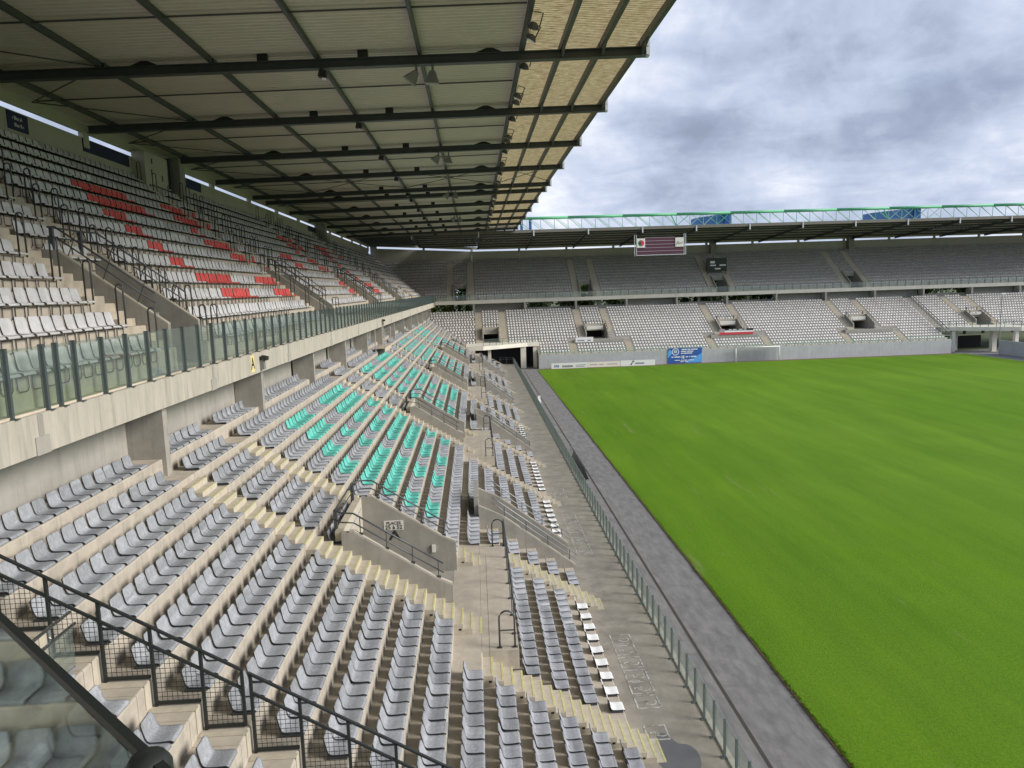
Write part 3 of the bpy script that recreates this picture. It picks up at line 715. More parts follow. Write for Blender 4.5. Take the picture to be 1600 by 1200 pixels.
# ------------------------------------------------------------------ upper terrace (side stand)
MU = [22.6 + P * j for j in range(-1, 5)]
up = thing('upper_terrace', 'steep pale concrete upper terrace under the long roof', 'terrace')
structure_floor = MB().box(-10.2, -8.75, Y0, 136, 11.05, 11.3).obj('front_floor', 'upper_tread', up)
UN = ['facing the glass balustrade nearest the first wall sign', 'second', 'third', 'fourth', 'fifth']
def miter_up(n): return 136.2 + (SUP.nose0 - SUP.nose(n)) * .95
for n in range(13):
    z = SUP.z(n); ye = miter_up(n)
    seg = [(Y0, ye)]; st = [(Y0, ye)]
    for m in MU:
        if n <= 3: seg = cut(seg, m, m + 2.62); st = cut(st, m - 1.25, m + 3.9)
        else: st = cut(st, m - 1.25, m - .02); st = cut(st, m + 2.66, m + 3.9)
        if n < 4 and False: pass
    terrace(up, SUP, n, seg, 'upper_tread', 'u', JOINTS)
    def ulab(col, q, s0, n=n):
        jj = int((s0 - 21.0) // P); d = s0 - 22.6 - P * jj; nm = ['first', 'second', 'third', 'fourth', 'fifth', 'sixth'][max(0, min(5, jj))]
        return '%s upper seat, %s row above balustrade, %s past %s' % ('red' if col == 'red' else 'pale', ORD[n], ordn(q), 'the open end' if jj < 0 else ('passage %s in line' % nm if d > 2 else 'near stair %s in line' % nm))
    for s0, s1 in st: seat_row((0, 0, 0), 0, SUP.nose(n), z, s0, s1, (lambda y, n=n: 'red' if red_at(n, y) else 'upper'), ulab)
hoop = MB().tube([(-.1, 0, 0), (-.1, 0, 1.12)] + [(-.1 * math.cos(a), 0, 1.12 + .1 * math.sin(a)) for a in np.linspace(.4, math.pi - .4, 4)] + [(.1, 0, 1.12), (.1, 0, 0)], .024, 6).mesh('hoop_handrail', 'rail_steel', True)
for j, m in enumerate(MU):
    nmj = 'near side' if j == 0 else ['', 'first', 'second', 'third', 'fourth', 'fifth'][j]
    if m > 112: continue
    if j >= 1:
        stair(SIDE_F, 'steep upper tier stair on the near side of the %s upper passage' % nmj, SUP, 0, 11, m - 1.22, 1.18, False)
        stair(SIDE_F, 'steep upper tier stair on the far side of the %s upper passage' % nmj, SUP, 0, 11, m + 2.69, 1.18, False)
        o = thing('upper_passage', '%s upper tier access passage with sloping grey walls and twin handrails' % nmj, 'passage')
        z0, zb = 11.3, SUP.z(3); xf, xb = -9.18, SUP.nose(4)
        for s0 in (m, m + 2.42):
            MB().prism([(xb - 3, z0 - .6), (xf, z0 - .6), (xf, 12.66), (xf - .05, 12.7), (xb + .1, zb + .92), (xb - .3, zb + .98), (xb - .3, zb + .5), (xb - 3, zb + .5)], s0, s0 + .2).obj('side_wall', 'concrete_grey', o)
            MB().prism([(xf - .002, 12.664), (xf - .002, 12.70), (xb + .1, zb + .97), (xb + .1, zb + .923), (xf - .05, 12.703)], s0 + .01, s0 + .19).obj('wall_cap', 'step_cream', o)
        MB().box(xb - .3, xb - .008, m + .201, m + 2.419, zb - .15, zb + .86).obj('head_wall', 'step_cream', o)
        MB().box(xb - 3, xf, m + .2, m + 2.42, z0 - .6, z0 - .02).obj('floor_slab', 'concrete_grey', o)
        MB().box(xb - 3.2, xb - 3, m, m + 2.62, z0 - .6, zb + .5).obj('end_wall', 'dark_inner', o)  # dark sheet standing in for shade at the back of the tunnel
        for h, rr in ((.66, .028), (.36, .022)):
            pts = [(xf - .35, m + .1, 12.95 + h), (xb + .1, m + .1, zb + .95 + h), (xb - .25, m + .35, zb + .98 + h), (xb - .25, m + 2.27, zb + .98 + h), (xb + .1, m + 2.52, zb + .95 + h), (xf - .35, m + 2.52, 12.95 + h)]
            MB().tube(pts, rr, 7).obj('handrail', 'rail_steel', o, True)
        for s0 in (m + .1, m + 2.52):
            for q in range(3):
                f = .15 + q * .35; x = xf - .35 + (xb + .1 - xf + .35) * f; z = 12.95 + (zb + .95 - 12.95) * f
                MB().tube([(x - .16, s0, z - .02), (x + .14, s0, z + .66)], .015, 5).obj('rail_post', 'rail_steel', o)
        for q in (.5, 2.1): MB().box(xb - .3, xb - .2, m + q, m + q + .1, zb + .4, zb + 1.65).obj('head_post', 'rail_steel', o)
        if j == 1:
            sg = MB().box(-11.0, -10.42, m + 2.405, m + 2.418, 12.62, 12.98).obj('number_sign', 'sign_white', o)
            text('sign_text', 'PLACES', .13, 'ink', sg, (-10.71, m + 2.402, 12.89), (0, -1, 0)); text('sign_text', '25 à 51', .17, 'ink', sg, (-10.71, m + 2.402, 12.72), (0, -1, 0))
            text('stencil_letter', 'A', .34, 'ink', o, (-10.6, m + 2.416, 12.43), (0, -1, 0), 1.2)
        for n in range(13):
            for side_, s0 in (('near stair', m - 1.2), ('far stair inner edge', m + 2.75), ('far stair outer edge', m + 3.82)):
                h = link('hoop_handrail', hoop, None, (SUP.nose(n) - .12, s0, SUP.z(n)))
                tag(h, 'hoop handrail on %s of the %s upper passage, %s row up' % (side_, nmj, ORD[n]), 'handrail', 'hoop handrails on the upper stairs')
# back wall, slit and big fins
o = thing('rear_wall', 'olive concrete back wall behind the top row with a sky slit above', 'wall')
WX = -19.75
for j in range(-2, 15):
    a, c = 2.9 + 9.4 * j, 2.9 + 9.4 * (j + 1)
    if a > 147: break
    MB().box(WX - .2, WX, a + .01, c - .01, 17.5, 21.78).obj('wall_panel', 'wall_olive', o)
    MB().box(WX - .15, WX + .02, a + .01, c - .01, 22.06, 22.5).obj('lintel_panel', 'wall_olive', o)
    MB().box(WX - .18, WX + .06, c - .35, c + .25, 21.3, 22.06).obj('pier', 'wall_olive', o)
for y, wd in ((3.0, 1.), (50.0, 1.), (97.0, 1.), (146.5, 1.)):
    f = tag(MB().box(WX + .01, WX + 1.2, y - .35, y + .55, 18.0, 22.35).obj('concrete_fin', 'concrete_grey'), 'concrete fin column from top rows to roof, ' + {3.: 'before the blue wall sign', 50.: 'beside the pale equipment cabinet', 97.: 'second past the equipment cabinet', 146.5: 'in the corner of the two stands'}[y], 'column')
o = thing('equipment_cabinet', 'pale panelled equipment cabinet against the concrete fin in the top rows', 'cabinet', None, (WX, 45.6, 19.6))
MB().box(.02, .75, 0, 3.3, 0, 2.5).obj('body', 'wall_olive', o)
for (y, z, h) in ((.9, 1.9, .3), (.8, 1.2, .35), (2.3, 1.05, .35), (.4, .3, .35)): MB().box(.75, .76, y, y + .16, z, z + h).obj('vent', 'ink', o)
MB().box(.02, .9, 3.3, 3.7, .2, 2.6).obj('dark_side', 'dark_inner', o)
for a, c in ((40.1, 45.2), (51.5, 56.6), (92, 96.5)):
    tag(MB().box(WX + .01, WX + .05, a, c, 21.1, 21.75).obj('wall_banner', 'sign_navy'), 'dark blue banner under the back wall slit ' + ('left of the equipment cabinet' if a < 45 else ('past the cabinet fin' if a < 60 else 'before the next fin')), 'banner')
o = tag(MB().box(WX + .01, WX + .04, 33.9, 35.4, 20.95, 21.72).obj('block_sign', 'sign_navy'), 'navy sign with white lettering on the back wall above the top row', 'sign')
text('sign_text', '‹ Bloc A', .22, 'white_text', o, (WX + .045, 34.6, 21.47), (1, 0, 0)); text('sign_text', 'Bloc B ›', .22, 'white_text', o, (WX + .045, 34.7, 21.18), (1, 0, 0))

# ------------------------------------------------------------------ roof of the side stand
roof = thing('stand_roof', 'deep cantilever roof with ribbed deck and translucent edge over the long stand', 'roof')
DZ = lambda x: 22.95 + .0225 * (x + 5)
RY = [-15.9, -6.5, 2.9, 12.3, 21.7, 31.1, 40.5, 50.0, 59.4, 69.0, 73.2, 82.4, 91.6, 100.8, 110.0, 118.6]
def corrug(x0, x1, y0, y1, m, pitch, dep, zf, frame='side'):
    b = MB(); n = max(2, int(round((y1 - y0) / pitch))); p = (y1 - y0) / n; prof = []
    for i in range(n): prof += [(y0 + p * i, 0), (y0 + p * (i + .35), 0), (y0 + p * (i + .5), dep), (y0 + p * (i + .85), dep)]
    prof.append((y1, 0))
    for y, h in prof: b.v += [(x0, y, zf(x0) + h), (x1, y, zf(x1) + h)]
    for i in range(len(prof) - 1): b.f.append((2 * i, 2 * i + 1, 2 * i + 3, 2 * i + 2)); b.m.append(0)
    return b
PUR = [-18.4, -14.28, -10.02, -5.88, -1.8, 2.33, 3.94, 5.56, 7.2]
for a, c in zip(RY, RY[1:]):
    corrug(WX - .6, 2.33, a, c, 'deck', .31, .055, DZ).obj('deck_panel', 'deck', roof)
    corrug(2.34, 7.25, a, c, 'translucent_sheet', .18, .045, lambda x: DZ(x) + .02).obj('translucent_panel', 'translucent_sheet', roof)
    for x in PUR:
        big = x in (7.2, 2.33)
        d = .30 if x > 2 else .24; z = DZ(x); wd = .065 if x < 2 else .085
        MB().box(x - wd, x + wd, a + .1, c - .1, z - d, z - .005).obj('purlin', 'rafter', roof)
        if x > 3:   # haunched ends
            MB().prism([(c - 1.3, z - d + .003), (c - .12, z - .62), (c - .12, z - d + .003)], x - .045, x + .045, axis='x').obj('haunch', 'rafter', roof)
    ym = (a + c) / 2
    if c - a > 5: MB().tube([(WX + .3, ym, DZ(WX) - .12), (2.2, ym, DZ(2.2) - .12)], .035, 5).obj('tie_rod', 'rafter', roof)
    for s_ in (0, 1):
        MB().tube([(WX + .1, ym, DZ(WX) - .16), (-14.3, a if s_ == 0 else c, DZ(-14.3) - .2)], .03, 5).obj('brace', 'rafter', roof)
for y in (59.4, 21.7 - 9.4):
    y2 = y + 9.5
    for xa, xc in ((-14.28, -5.88), (-5.88, 2.33), (2.33, 7.2)):
        MB().tube([(xa, y, DZ(xa) - .2), (xc, y2, DZ(xc) - .2)], .03, 5).obj('brace', 'rafter', roof); MB().tube([(xa, y2, DZ(xa) - .24), (xc, y, DZ(xc) - .24)], .03, 5).obj('brace', 'rafter', roof)
def ibeam(xa, xc, zf, dep, y):
    b = MB(); wf, tf, tw = .17, .03, .02
    za, zc = zf(xa), zf(xc)
    def slab(h0, h1, wd):
        b.v += [(xa, y - wd, za + h0), (xc, y - wd, zc + h0), (xc, y + wd, zc + h0), (xa, y + wd, za + h0), (xa, y - wd, za + h1), (xc, y - wd, zc + h1), (xc, y + wd, zc + h1), (xa, y + wd, za + h1)]
        k = len(b.v) - 8
        for q in ((3, 2, 1, 0), (4, 5, 6, 7), (0, 1, 5, 4), (1, 2, 6, 5), (2, 3, 7, 6), (3, 0, 4, 7)): b.f.append(tuple(k + t for t in q)); b.m.append(0)
    slab(0, tf, wf); slab(dep - tf, dep, wf); slab(tf, dep - tf, tw)
    return b
BZ = lambda x: 22.42 + .0199 * x
for y in RY:
    r_ = ibeam(WX + .2, 7.45, BZ, .36, y).obj('rafter', 'rafter', roof)
    MB().box(7.36, 7.50, y - .17, y + .17, BZ(7.45) - .01, 23.28).obj('tip_plate', 'tip_plate', roof)
    for x in (-8.0, -4.05):
        MB().box(x - .2, x + .2, y - .12, y + .12, BZ(x) + .362, BZ(x) + .66).obj('bracket', 'black_frame', roof)
    for x in (-12.6, 1.0):
        MB().prism([(x - .6, BZ(x) + .362), (x + .6, BZ(x) + .362), (x + .15, BZ(x) + .55), (x - .1, BZ(x) + .55)], y - .08, y + .08).obj('bracket', 'black_frame', roof)
# floodlights on the long purlin, loudspeakers and small lamps under the rafters
lamp_dish = MB().lathe([(.04, .24), (.12, .22), (.22, .10), (.265, 0)], 14, 0).mesh('reflector', 'lamp_body', True)
lamp_glass = MB().lathe([(.001, -.06), (.15, -.045), (.255, .0)], 14, 0).mesh('lens', 'lamp_glass', True)
lamp_yoke = MB().tube([(-.3, 0, .1), (-.3, 0, .62), (.3, 0, .62), (.3, 0, .1)], .03, 5).mesh('yoke', 'lamp_body')
n_ = 0
for bay_i, a in enumerate(RY[4:-1]):
    for dy in (.6, 5.3, 6.5):
        y = a + dy
        if y > 117: continue
        n_ += 1
        o = thing('floodlight', 'round black floodlight hung where the ribbed deck meets the translucent panels, roof bay %d' % (bay_i + 1), 'floodlight', 'floodlights along the roof')
        o['label'] = 'round black floodlight hung under the seam of ribbed deck and translucent panels'
        o.scale = (.85, .85, .85); o.location = (2.42, y, DZ(2.4) - .74); o.rotation_euler = (R(35), 0, R(random.uniform(20, 75)))
        link('reflector', lamp_dish, o); link('lens', lamp_glass, o); link('yoke', lamp_yoke, o)
def horn(rz, tilt):
    b = MB(); a, c, h, dd = .10, .27, .46, .5
    b.v = [(-a, -a, 0), (a, -a, 0), (a, a, 0), (-a, a, 0), (-c, -c * .7, -h), (c, -c * .7, -h), (c, c * .7, -h), (-c, c * .7, -h)]
    b.f = [(0, 1, 2, 3), (1, 0, 4, 5), (2, 1, 5, 6), (3, 2, 6, 7), (0, 3, 7, 4), (7, 6, 5, 4)]; b.m = [0] * 6
    return b
for q, y in enumerate((31.1, 50.0, 69.0, 91.6)):
    for dx, rz_, ti in ((-1.95, .5, .9), (-1.3, -.2, .15)):
        o = thing('loudspeaker', 'grey horn loudspeaker hung %s under the roof rafter, %s pair' % ('tilted' if dx < -1.5 else 'upright', ['first', 'second', 'third', 'fourth'][q]), 'loudspeaker', None, (dx, y, BZ(dx) - .12))
        h = horn(rz_, ti).obj('horn', 'horn_grey', o); h.rotation_euler = (ti * .4, ti * .7, rz_); h.location = (0, 0, -.12)
        rim = MB().box(-.27, .27, -.19, .19, -.50, -.461).obj('mouth_rim', 'horn_rim', h)
        MB().box(-.05, .05, -.03, .03, -.15, .13).obj('bracket', 'horn_grey', o)
for y in RY[4:]:
    o = thing('roof_lamp', 'small black box lamp fixed under a rafter beside a purlin', 'lamp', 'small lamps under the rafters', (-5.7, y, BZ(-5.7)))
    MB().prism([(-.16, -.3), (.16, -.36), (.18, -.08), (-.1, -.05)], -.16, .16).obj('housing', 'black_frame', o)
    MB().box(-.02, .15, -.12, .12, -.375, -.352).obj('lens', 'lamp_glass', o); MB().box(-.03, .03, -.03, .03, -.1, 0).obj('arm', 'black_frame', o)

# ------------------------------------------------------------------ end stand, lower terrace
EL, ERZ = END_F
EY = EL[1]
ME = [18.9, 42.4, 65.9]; MC = [1.2, 88.0]
EJ = [18.7 + 9.4 * j for j in range(-4, 13)]
def ex_start(z): return -.95 + (3.59 - z) / .604
et = thing('end_terrace', 'stepped concrete lower terrace behind the goal', 'terrace', None, EL, ERZ)
for i in range(18):
    z = END.z(i)
    seg = [(10.3, 80.4)] if i < 5 else [(ex_start(z), 125.)]
    st = [(seg[0][0] + .3, seg[0][1] - .3)]
    for m in ME:
        if 6 <= i <= 9: seg = cut(seg, m + .02, m + 3.98); st = cut(st, m - 1.2, m + 5.0)
        if i <= 4: st = cut(st, m - 3.25, m - 2.1); st = cut(st, m + 6.25, m + 7.45)
        if i == 4: st = cut(st, m - 2.2, m + 7.45)
        if i == 5: st = cut(st, m - 3.25, m + 7.45)
        if i >= 10: st = cut(st, m - 1.2, m); st = cut(st, m + 3.8, m + 5.0)
    for m in MC:
        if 6 <= i <= 9: seg = cut(seg, m + .02, m + 2.98)
        if 5 <= i <= 9: st = cut(st, m - 1.2, m + 4.2)
        if i >= 10: st = cut(st, m - 1.2, m); st = cut(st, m + 3., m + 4.2)
    st = cut(st, 80.0, 81.4)
    terrace(et, END, i, seg, 'end_tread', 'e', EJ)
    for s0, s1 in st: seat_row(EL, ERZ, END.nose(i), z, s0, s1, 'grey_far', '')
EN = ['left of the maroon board', 'behind the red and black banner', 'right of the goal']
for j, m in enumerate(ME):
    stair(END_F, 'aisle stair left of end stand passage ' + EN[j], END, 5, 16, m - 1.15, 1.15, False)
    stair(END_F, 'aisle stair right of end stand passage ' + EN[j], END, 9, 16, m + 3.82, 1.13, False)
    stair(END_F, 'low stair left below end stand passage ' + EN[j], END, 0, 4, m - 3.2, 1.1, False)
    stair(END_F, 'low stair right below end stand passage ' + EN[j], END, 0, 3, m + 6.3, 1.1, False)
    passage(END_F, END, m, j, 'small concrete access passage in the lower end stand ' + EN[j], None)
    o = thing('end_landing', 'grey landing slab below the end stand passage ' + EN[j], 'landing', None, EL, ERZ)
    MB().box(END.nose(5) + .03, END.nose(4) + .1, m - 2.2, m + 6.2, END.z(5) - .5, END.z(5) + .1).obj('slab', 'concrete_panel', o)
    MB().box(END.nose(9) - .05, END.nose(9) + .12, m + .6, m + 3.4, END.z(9) - .1, END.z(9) + .5).obj('sign_beam', 'sign_white', o)
for j, m in enumerate(MC):
    nm = 'in the corner beside the long stand' if j == 0 else 'in the corner right of the goal'
    stair(END_F, 'aisle stair left of the passage ' + nm, END, 5, 16, m - 1.15, 1.15, False)
    stair(END_F, 'aisle stair right of the passage ' + nm, END, 5, 16, m + 3.02, 1.13, False)
    passage(END_F, END, m, j, 'narrow access passage ' + nm, None, 6, 3.0)
    if j == 1:
        sg = tag(MB().box(m + .5, m + 2.5, 120.7 + .8 * 9 - .2, 120.7 + .8 * 9 - .15, END.z(9) + .1, END.z(9) + .6).obj('passage_sign', 'sign_white'), 'white sign reading P1 over the passage in the corner right of the goal', 'sign')
        text('sign_text', 'P1', .42, 'ink', sg, (m + 1.5, 120.7 + .8 * 9 - .205, END.z(9) + .35), (0, -1, 0))
o = thing('end_front_wall', 'pale grey front wall behind the goal with green rail on top', 'wall')
for j in range(8):
    a, c = 10.3 + 8.77 * j, 10.3 + 8.77 * (j + 1)
    MB().box(a + .006, c - .006, EY - .18, EY - .002, -.05, 2.28).obj('wall_panel', 'end_wall', o)
MB().box(10.28, 10.48, EY, EY + 9.5, -.05, 2.18).obj('return_wall', 'concrete_grey', o)
for j in range(50): MB().box(10.5 + 1.43 * j, 10.55 + 1.43 * j, EY - .12, EY - .07, 2.28, 3.0).obj('rail_post', 'truss_green', o)
for z in (2.62, 2.98): MB().box(10.4, 80.5, EY - .115, EY - .075, z, z + .04).obj('top_rail', 'truss_pale', o)
MB().box(10.4, 80.5, EY - .06, EY + .14, 2.205, 2.42).obj('plinth', 'step_cream', o)
# stepped mesh railing at the right end of the terrace
o = thing('end_stair_railing', 'dark sloping railing at the right end of the lower end stand', 'railing', None, EL, ERZ)
for i in range(2, 17):
    MB().box(END.nose(i) - .02, END.nose(i) + .02, 80.5, 80.54, END.z(i), END.z(i) + 1.5).obj('post', 'rail_steel', o)
MB().tube([(END.nose(1), 80.52, END.z(1) + 1.4), (END.nose(17), 80.52, END.z(17) + 1.4)], .05, 5).obj('top_rail', 'rail_steel', o)
MB().tube([(END.nose(1), 80.52, END.z(1) + .7), (END.nose(17), 80.52, END.z(17) + .7)], .04, 5).obj('middle_rail', 'rail_steel', o)
# ------------------------------------------------------------------ gates in the corners
def gate(pts, label, pillars, back, nm):
    o = thing('corner_gate', label, 'gate')
    MB().prism([(x, y) for x, y in pts], 3.62, 4.26, axis='z').obj('lintel_slab', 'concrete_lit', o)
    for x, y, w_, d in pillars: MB().box(x - w_, x + w_, y - d, y + d, -.05, 3.64).obj('pillar', 'concrete_lit', o)
    MB().box(*back).obj('dark_backing', 'dark_inner', o)  # dark sheet painting the gate's shaded interior
    r = thing('gate_railing', 'grey railing on the lintel of the ' + nm, 'railing')
    q = pts[1:4]
    for (xa, ya), (xc, yc) in zip(q, q[1:]):
        n = max(2, int(math.hypot(xc - xa, yc - ya) / 1.1))
        for t in range(n + 1):
            x, y = xa + (xc - xa) * t / n, ya + (yc - ya) * t / n
            MB().box(x - .03, x + .03, y + .05, y + .11, 4.26, 5.3).obj('post', 'post_grey', r)
        MB().tube([(xa, ya + .08, 5.28), (xc, yc + .08, 5.28)], .035, 5).obj('top_rail', 'post_grey', r)
        b = MB(); b.face([(xa, ya + .08, 4.3), (xc, yc + .08, 4.3), (xc, yc + .08, 5.2), (xa, ya + .08, 5.2)]); b.obj('glass_pane', 'glass_clear', r)
gate([(-1.6, 118.0), (1.2, 118.0), (8.6, 122.6), (10.6, 122.9), (10.6, 125.2), (-1.6, 125.2)], 'vehicle gate opening under the corner between the long stand and the end stand', [(7.9, 122.9, .45, .35), (9.9, 123.3, .3, .3), (2.2, 120.2, .25, .25)], (-1, 10.2, 128.5, 128.7, -.1, 3.6), 'corner gate beside the long stand')
gate([(80.6, 125.2), (80.6, 123.4), (82.6, 122.6), (90.4, 117.6), (93, 117.6), (93, 125.2)], 'vehicle gate opening in the corner right of the goal', [(82.4, 123.2, .3, .3), (84.2, 125.4, .35, .35), (88.2, 121.2, .4, .4), (90.0, 118.3, .3, .3)], (80.7, 93, 131, 131.2, -.1, 2.0), 'corner gate right of the goal')
o = tag(MB().box(86.0, 86.2, 95, 116.8, 0, 2.3).obj('side_front_wall', 'end_wall'), 'pale grey wall right of the corner gate beyond the goal', 'wall')
MB().tube([(86.4, 117.2, 0), (86.4, 117.2, 9.8)], .06, 6).obj('lamp_pole', 'galv')
tag(bpy.data.objects['lamp_pole'], 'slim grey pole with small lamp at the corner gate right of the goal', 'pole')
MB().box(86.3, 87.0, 117.1, 117.4, 9.75, 9.95).obj('lamp_head', 'white_gloss', bpy.data.objects['lamp_pole'])
# end of the raised walkway
o = thing('walkway_end_rail', 'pale railing across the far end of the walkway', 'railing')
for x in (4.0, 5.1, 6.2): MB().box(x - .03, x + .03, 124.0, 124.06, WZ, WZ + 1.1).obj('post', 'galv', o)
for z in (WZ + .8, WZ + 1.1): MB().box(3.9, 6.3, 124.0, 124.05, z - .03, z).obj('rail', 'galv', o)

# ------------------------------------------------------------------ end stand balcony and upper terrace
EBX = -15.3
o = thing('end_balcony', 'pale concrete balcony band of the end stand with columns below', 'balcony', None, EL, ERZ)
xs = [-7.15] + [9.3 + 9.4 * j for j in range(0, 13)] + [127]
for a, c in zip(xs, xs[1:]):
    MB().prism([(EBX, 10.72), (EBX, 11.38), (EBX - .5, 11.38), (EBX - .5, 10.72)], a + .01, c - .01).obj('parapet_panel', 'concrete_lit', o)
for j in range(-2, 12):
    x = 18.7 + 9.4 * j
    MB().box(-16.2, -14.6, x - .18, x + .18, 8.9, 10.75).obj('column', 'concrete_panel', o)
    if j not in (0, 2, 3, 7, -1):
        MB().box(-16.6, -16.4, x + .18, x + 9.22, 8.5, 10.9).obj('wall_panel', 'concrete_grey', o)
    else:
        MB().box(-16.6, -16.4, x + .18, x + 9.22, 8.5, 9.75).obj('wall_panel', 'concrete_grey', o)
        MB().box(-16.6, -16.4, x + 4.4, x + 4.9, 9.75, 10.9).obj('pier', 'concrete_grey', o)
MB().box(-18.5, EBX - .05, -8, 127, 10.9, 11.3).obj('soffit_slab', 'concrete_grey', o)
b = thing('end_balustrade', 'glass balustrade on thin posts along the end stand balcony', 'balustrade', None, EL, ERZ)
pm = MB().box(-.03, .03, -.03, .03, 0, 1.05).mesh('post', 'post_grey'); gm = MB().box(-.008, .008, .04, 1.51, .1, .98).mesh('glass_pane', 'glass_clear')
for q in range(86):
    link('post', pm, b, (EBX - .12, -7 + 1.55 * q, 11.38)); link('glass_pane', gm, b, (EBX - .12, -7 + 1.55 * q, 11.38))
MB().box(EBX - .14, EBX - .1, -7, 126, 12.42, 12.46).obj('top_rail', 'post_grey', b)
eu = thing('end_upper_terrace', 'upper concrete terrace of the end stand in the shade of its roof', 'terrace', None, EL, ERZ)
MEU = [-3.8, 19.6, 45.1, 70.7]
for n in range(13):
    z = EUP.z(n); s0 = SUP.nose(n) + .3; seg = [(s0, 127)]; st = [(s0 + .3, 126.8)]
    for m in MEU:
        if n <= 3: seg = cut(seg, m, m + 2.6); st = cut(st, m - 1.25, m + 3.85)
        else: st = cut(st, m - 1.25, m - .05); st = cut(st, m + 2.65, m + 3.85)
    terrace(eu, EUP, n, seg, 'end_tread', 'eu', EJ)
    for a, c in st: seat_row(EL, ERZ, EUP.nose(n), z, a, c, 'upper_far', '')
for j, m in enumerate(MEU):
    nm = ['in the corner', 'left of the maroon board', 'under the black screen', 'right of the black screen'][j]
    stair(END_F, 'upper end stand stair left of passage ' + nm, EUP, 0, 11, m - 1.22, 1.18, False)
    stair(END_F, 'upper end stand stair right of passage ' + nm, EUP, 0, 11, m + 2.67, 1.18, False)
    o = thing('end_upper_passage', 'open concrete passage in the upper end stand ' + nm, 'passage', None, EL, ERZ)
    xf, xb = EUP.nose(0) - .05, EUP.nose(4); zb = EUP.z(3)
    for s0 in (m, m + 2.4): MB().prism([(xb - 3, 11.0), (xf, 11.0), (xf, 12.5), (xb + .1, zb + .8), (xb - .2, zb + .8), (xb - .2, zb + .3), (xb - 3, zb + .3)], s0, s0 + .2).obj('side_wall', 'concrete_grey', o)
    MB().box(xb - .25, xb - .01, m + .21, m + 2.39, zb - .1, zb + .75).obj('head_wall', 'concrete_pale', o)
# black screen box
o = thing('screen_box', 'black screen box with small white panels in the upper end stand', 'screen', None, (44.6, EY + 19.2, 15.3))
MB().box(0, 3.8, 0, .5, 0, 2.5).obj('body', 'black_frame', o)
for (x, z, w_, h) in ((.6, 1.5, .9, .45), (.6, 1.0, 1.1, .25), (2.4, 1.0, 1.2, .25), (1.5, .35, 1.1, .25)): MB().box(x, x + w_, -.02, -.001, z, z + h).obj('label_panel', 'white_text', o)
for x in (0.1, 3.7): MB().box(x - .05, x + .05, .2, .3, -1.4, 0).obj('support', 'black_frame', o)
# back wall of the end stand
def wt(x): return 20.72 if x > 1 else 20.72 + (1 - x) / 20.5 * 1.25
o = thing('end_rear_wall', 'dark back wall of the end stand with bright sky slit above', 'wall')
WY = EY + 26.9
for j in range(-4, 13):
    a, c = 18.7 + 9.4 * j, 18.7 + 9.4 * (j + 1)
    if c < -19: continue
    a = max(a, -19.9)
    za, zc = wt(a), wt(c)
    MB().prism([(a + .01, 17.2), (c - .01, 17.2), (c - .01, zc), (a + .01, za)], WY, WY + .2).obj('wall_panel', 'wall_olive', o)
    MB().prism([(a + .01, za + .36), (c - .01, zc + .36), (c - .01, zc + .85), (a + .01, za + .85)], WY, WY + .2).obj('lintel_panel', 'wall_olive', o)
    MB().box(c - .22, c + .22, WY - .1, WY + .15, zc - .6, zc + .85).obj('pier', 'wall_olive', o)
for x in (47.4, 75.5):
    tag(MB().box(x, x + 1.1, WY - 1.3, WY - .12, 18, 21.3).obj('concrete_fin', 'concrete_grey'), 'dark concrete fin at the back of the end stand ' + ('behind the black screen' if x < 50 else 'under the right blue roof panel'), 'column')
# ------------------------------------------------------------------ end stand roof
er = thing('end_roof', 'shallow ribbed roof over the end stand with grey edge', 'roof', None, EL, ERZ)
XR = [-20.4, -10.1, 1.2] + [10.6 + 9.35 * j for j in range(0, 14)]
ZF = 22.92
for a, c in zip(XR, XR[1:]):
    zb = (wt(a) + wt(c)) / 2 + .72
    zf = lambda x, zb=zb: ZF + (zb - ZF) * ((-6.6) - x) / 21.6
    corrug(-28.2, -6.6, a, c, 'deck', .6, .07, zf).obj('deck_panel', 'deck', er)
    for x in (-8.6, -11.2, -14.2, -17.4, -21, -25):
        MB().box(x - .1, x + .1, a + .05, c - .05, zf(x) - .3, zf(x) - .02).obj('purlin', 'rafter', er)
    MB().box(-6.6, -6.45, a + .004, c - .004, ZF - .28, ZF + .16).obj('fascia', 'fascia', er)
    MB().box(-6.62, -6.43, a + .004, c - .004, ZF + .162, ZF + .21).obj('edge_trim', 'galv', er)
    rb = MB(); y = c; wd = .12
    for h0, h1, wd in ((-.75, -.70, .15), (-.70, -.31, .03)):
        k = len(rb.v); rb.v += [(-6.5, y - wd, ZF + h0), (-26.5, y - wd, zf(-26.5) + h0), (-26.5, y + wd, zf(-26.5) + h0), (-6.5, y + wd, ZF + h0), (-6.5, y - wd, ZF + h1), (-26.5, y - wd, zf(-26.5) + h1), (-26.5, y + wd, zf(-26.5) + h1), (-6.5, y + wd, ZF + h1)]
        for q in ((3, 2, 1, 0), (4, 5, 6, 7), (0, 1, 5, 4), (1, 2, 6, 5), (2, 3, 7, 6), (3, 0, 4, 7)): rb.f.append(tuple(k + t for t in q)); rb.m.append(0)
    rb.obj('rafter', 'rafter', er)
    MB().box(-6.44, -6.3, y - .1, y + .1, ZF - .85, ZF + .1).obj('tip_plate', 'tip_plate', er)
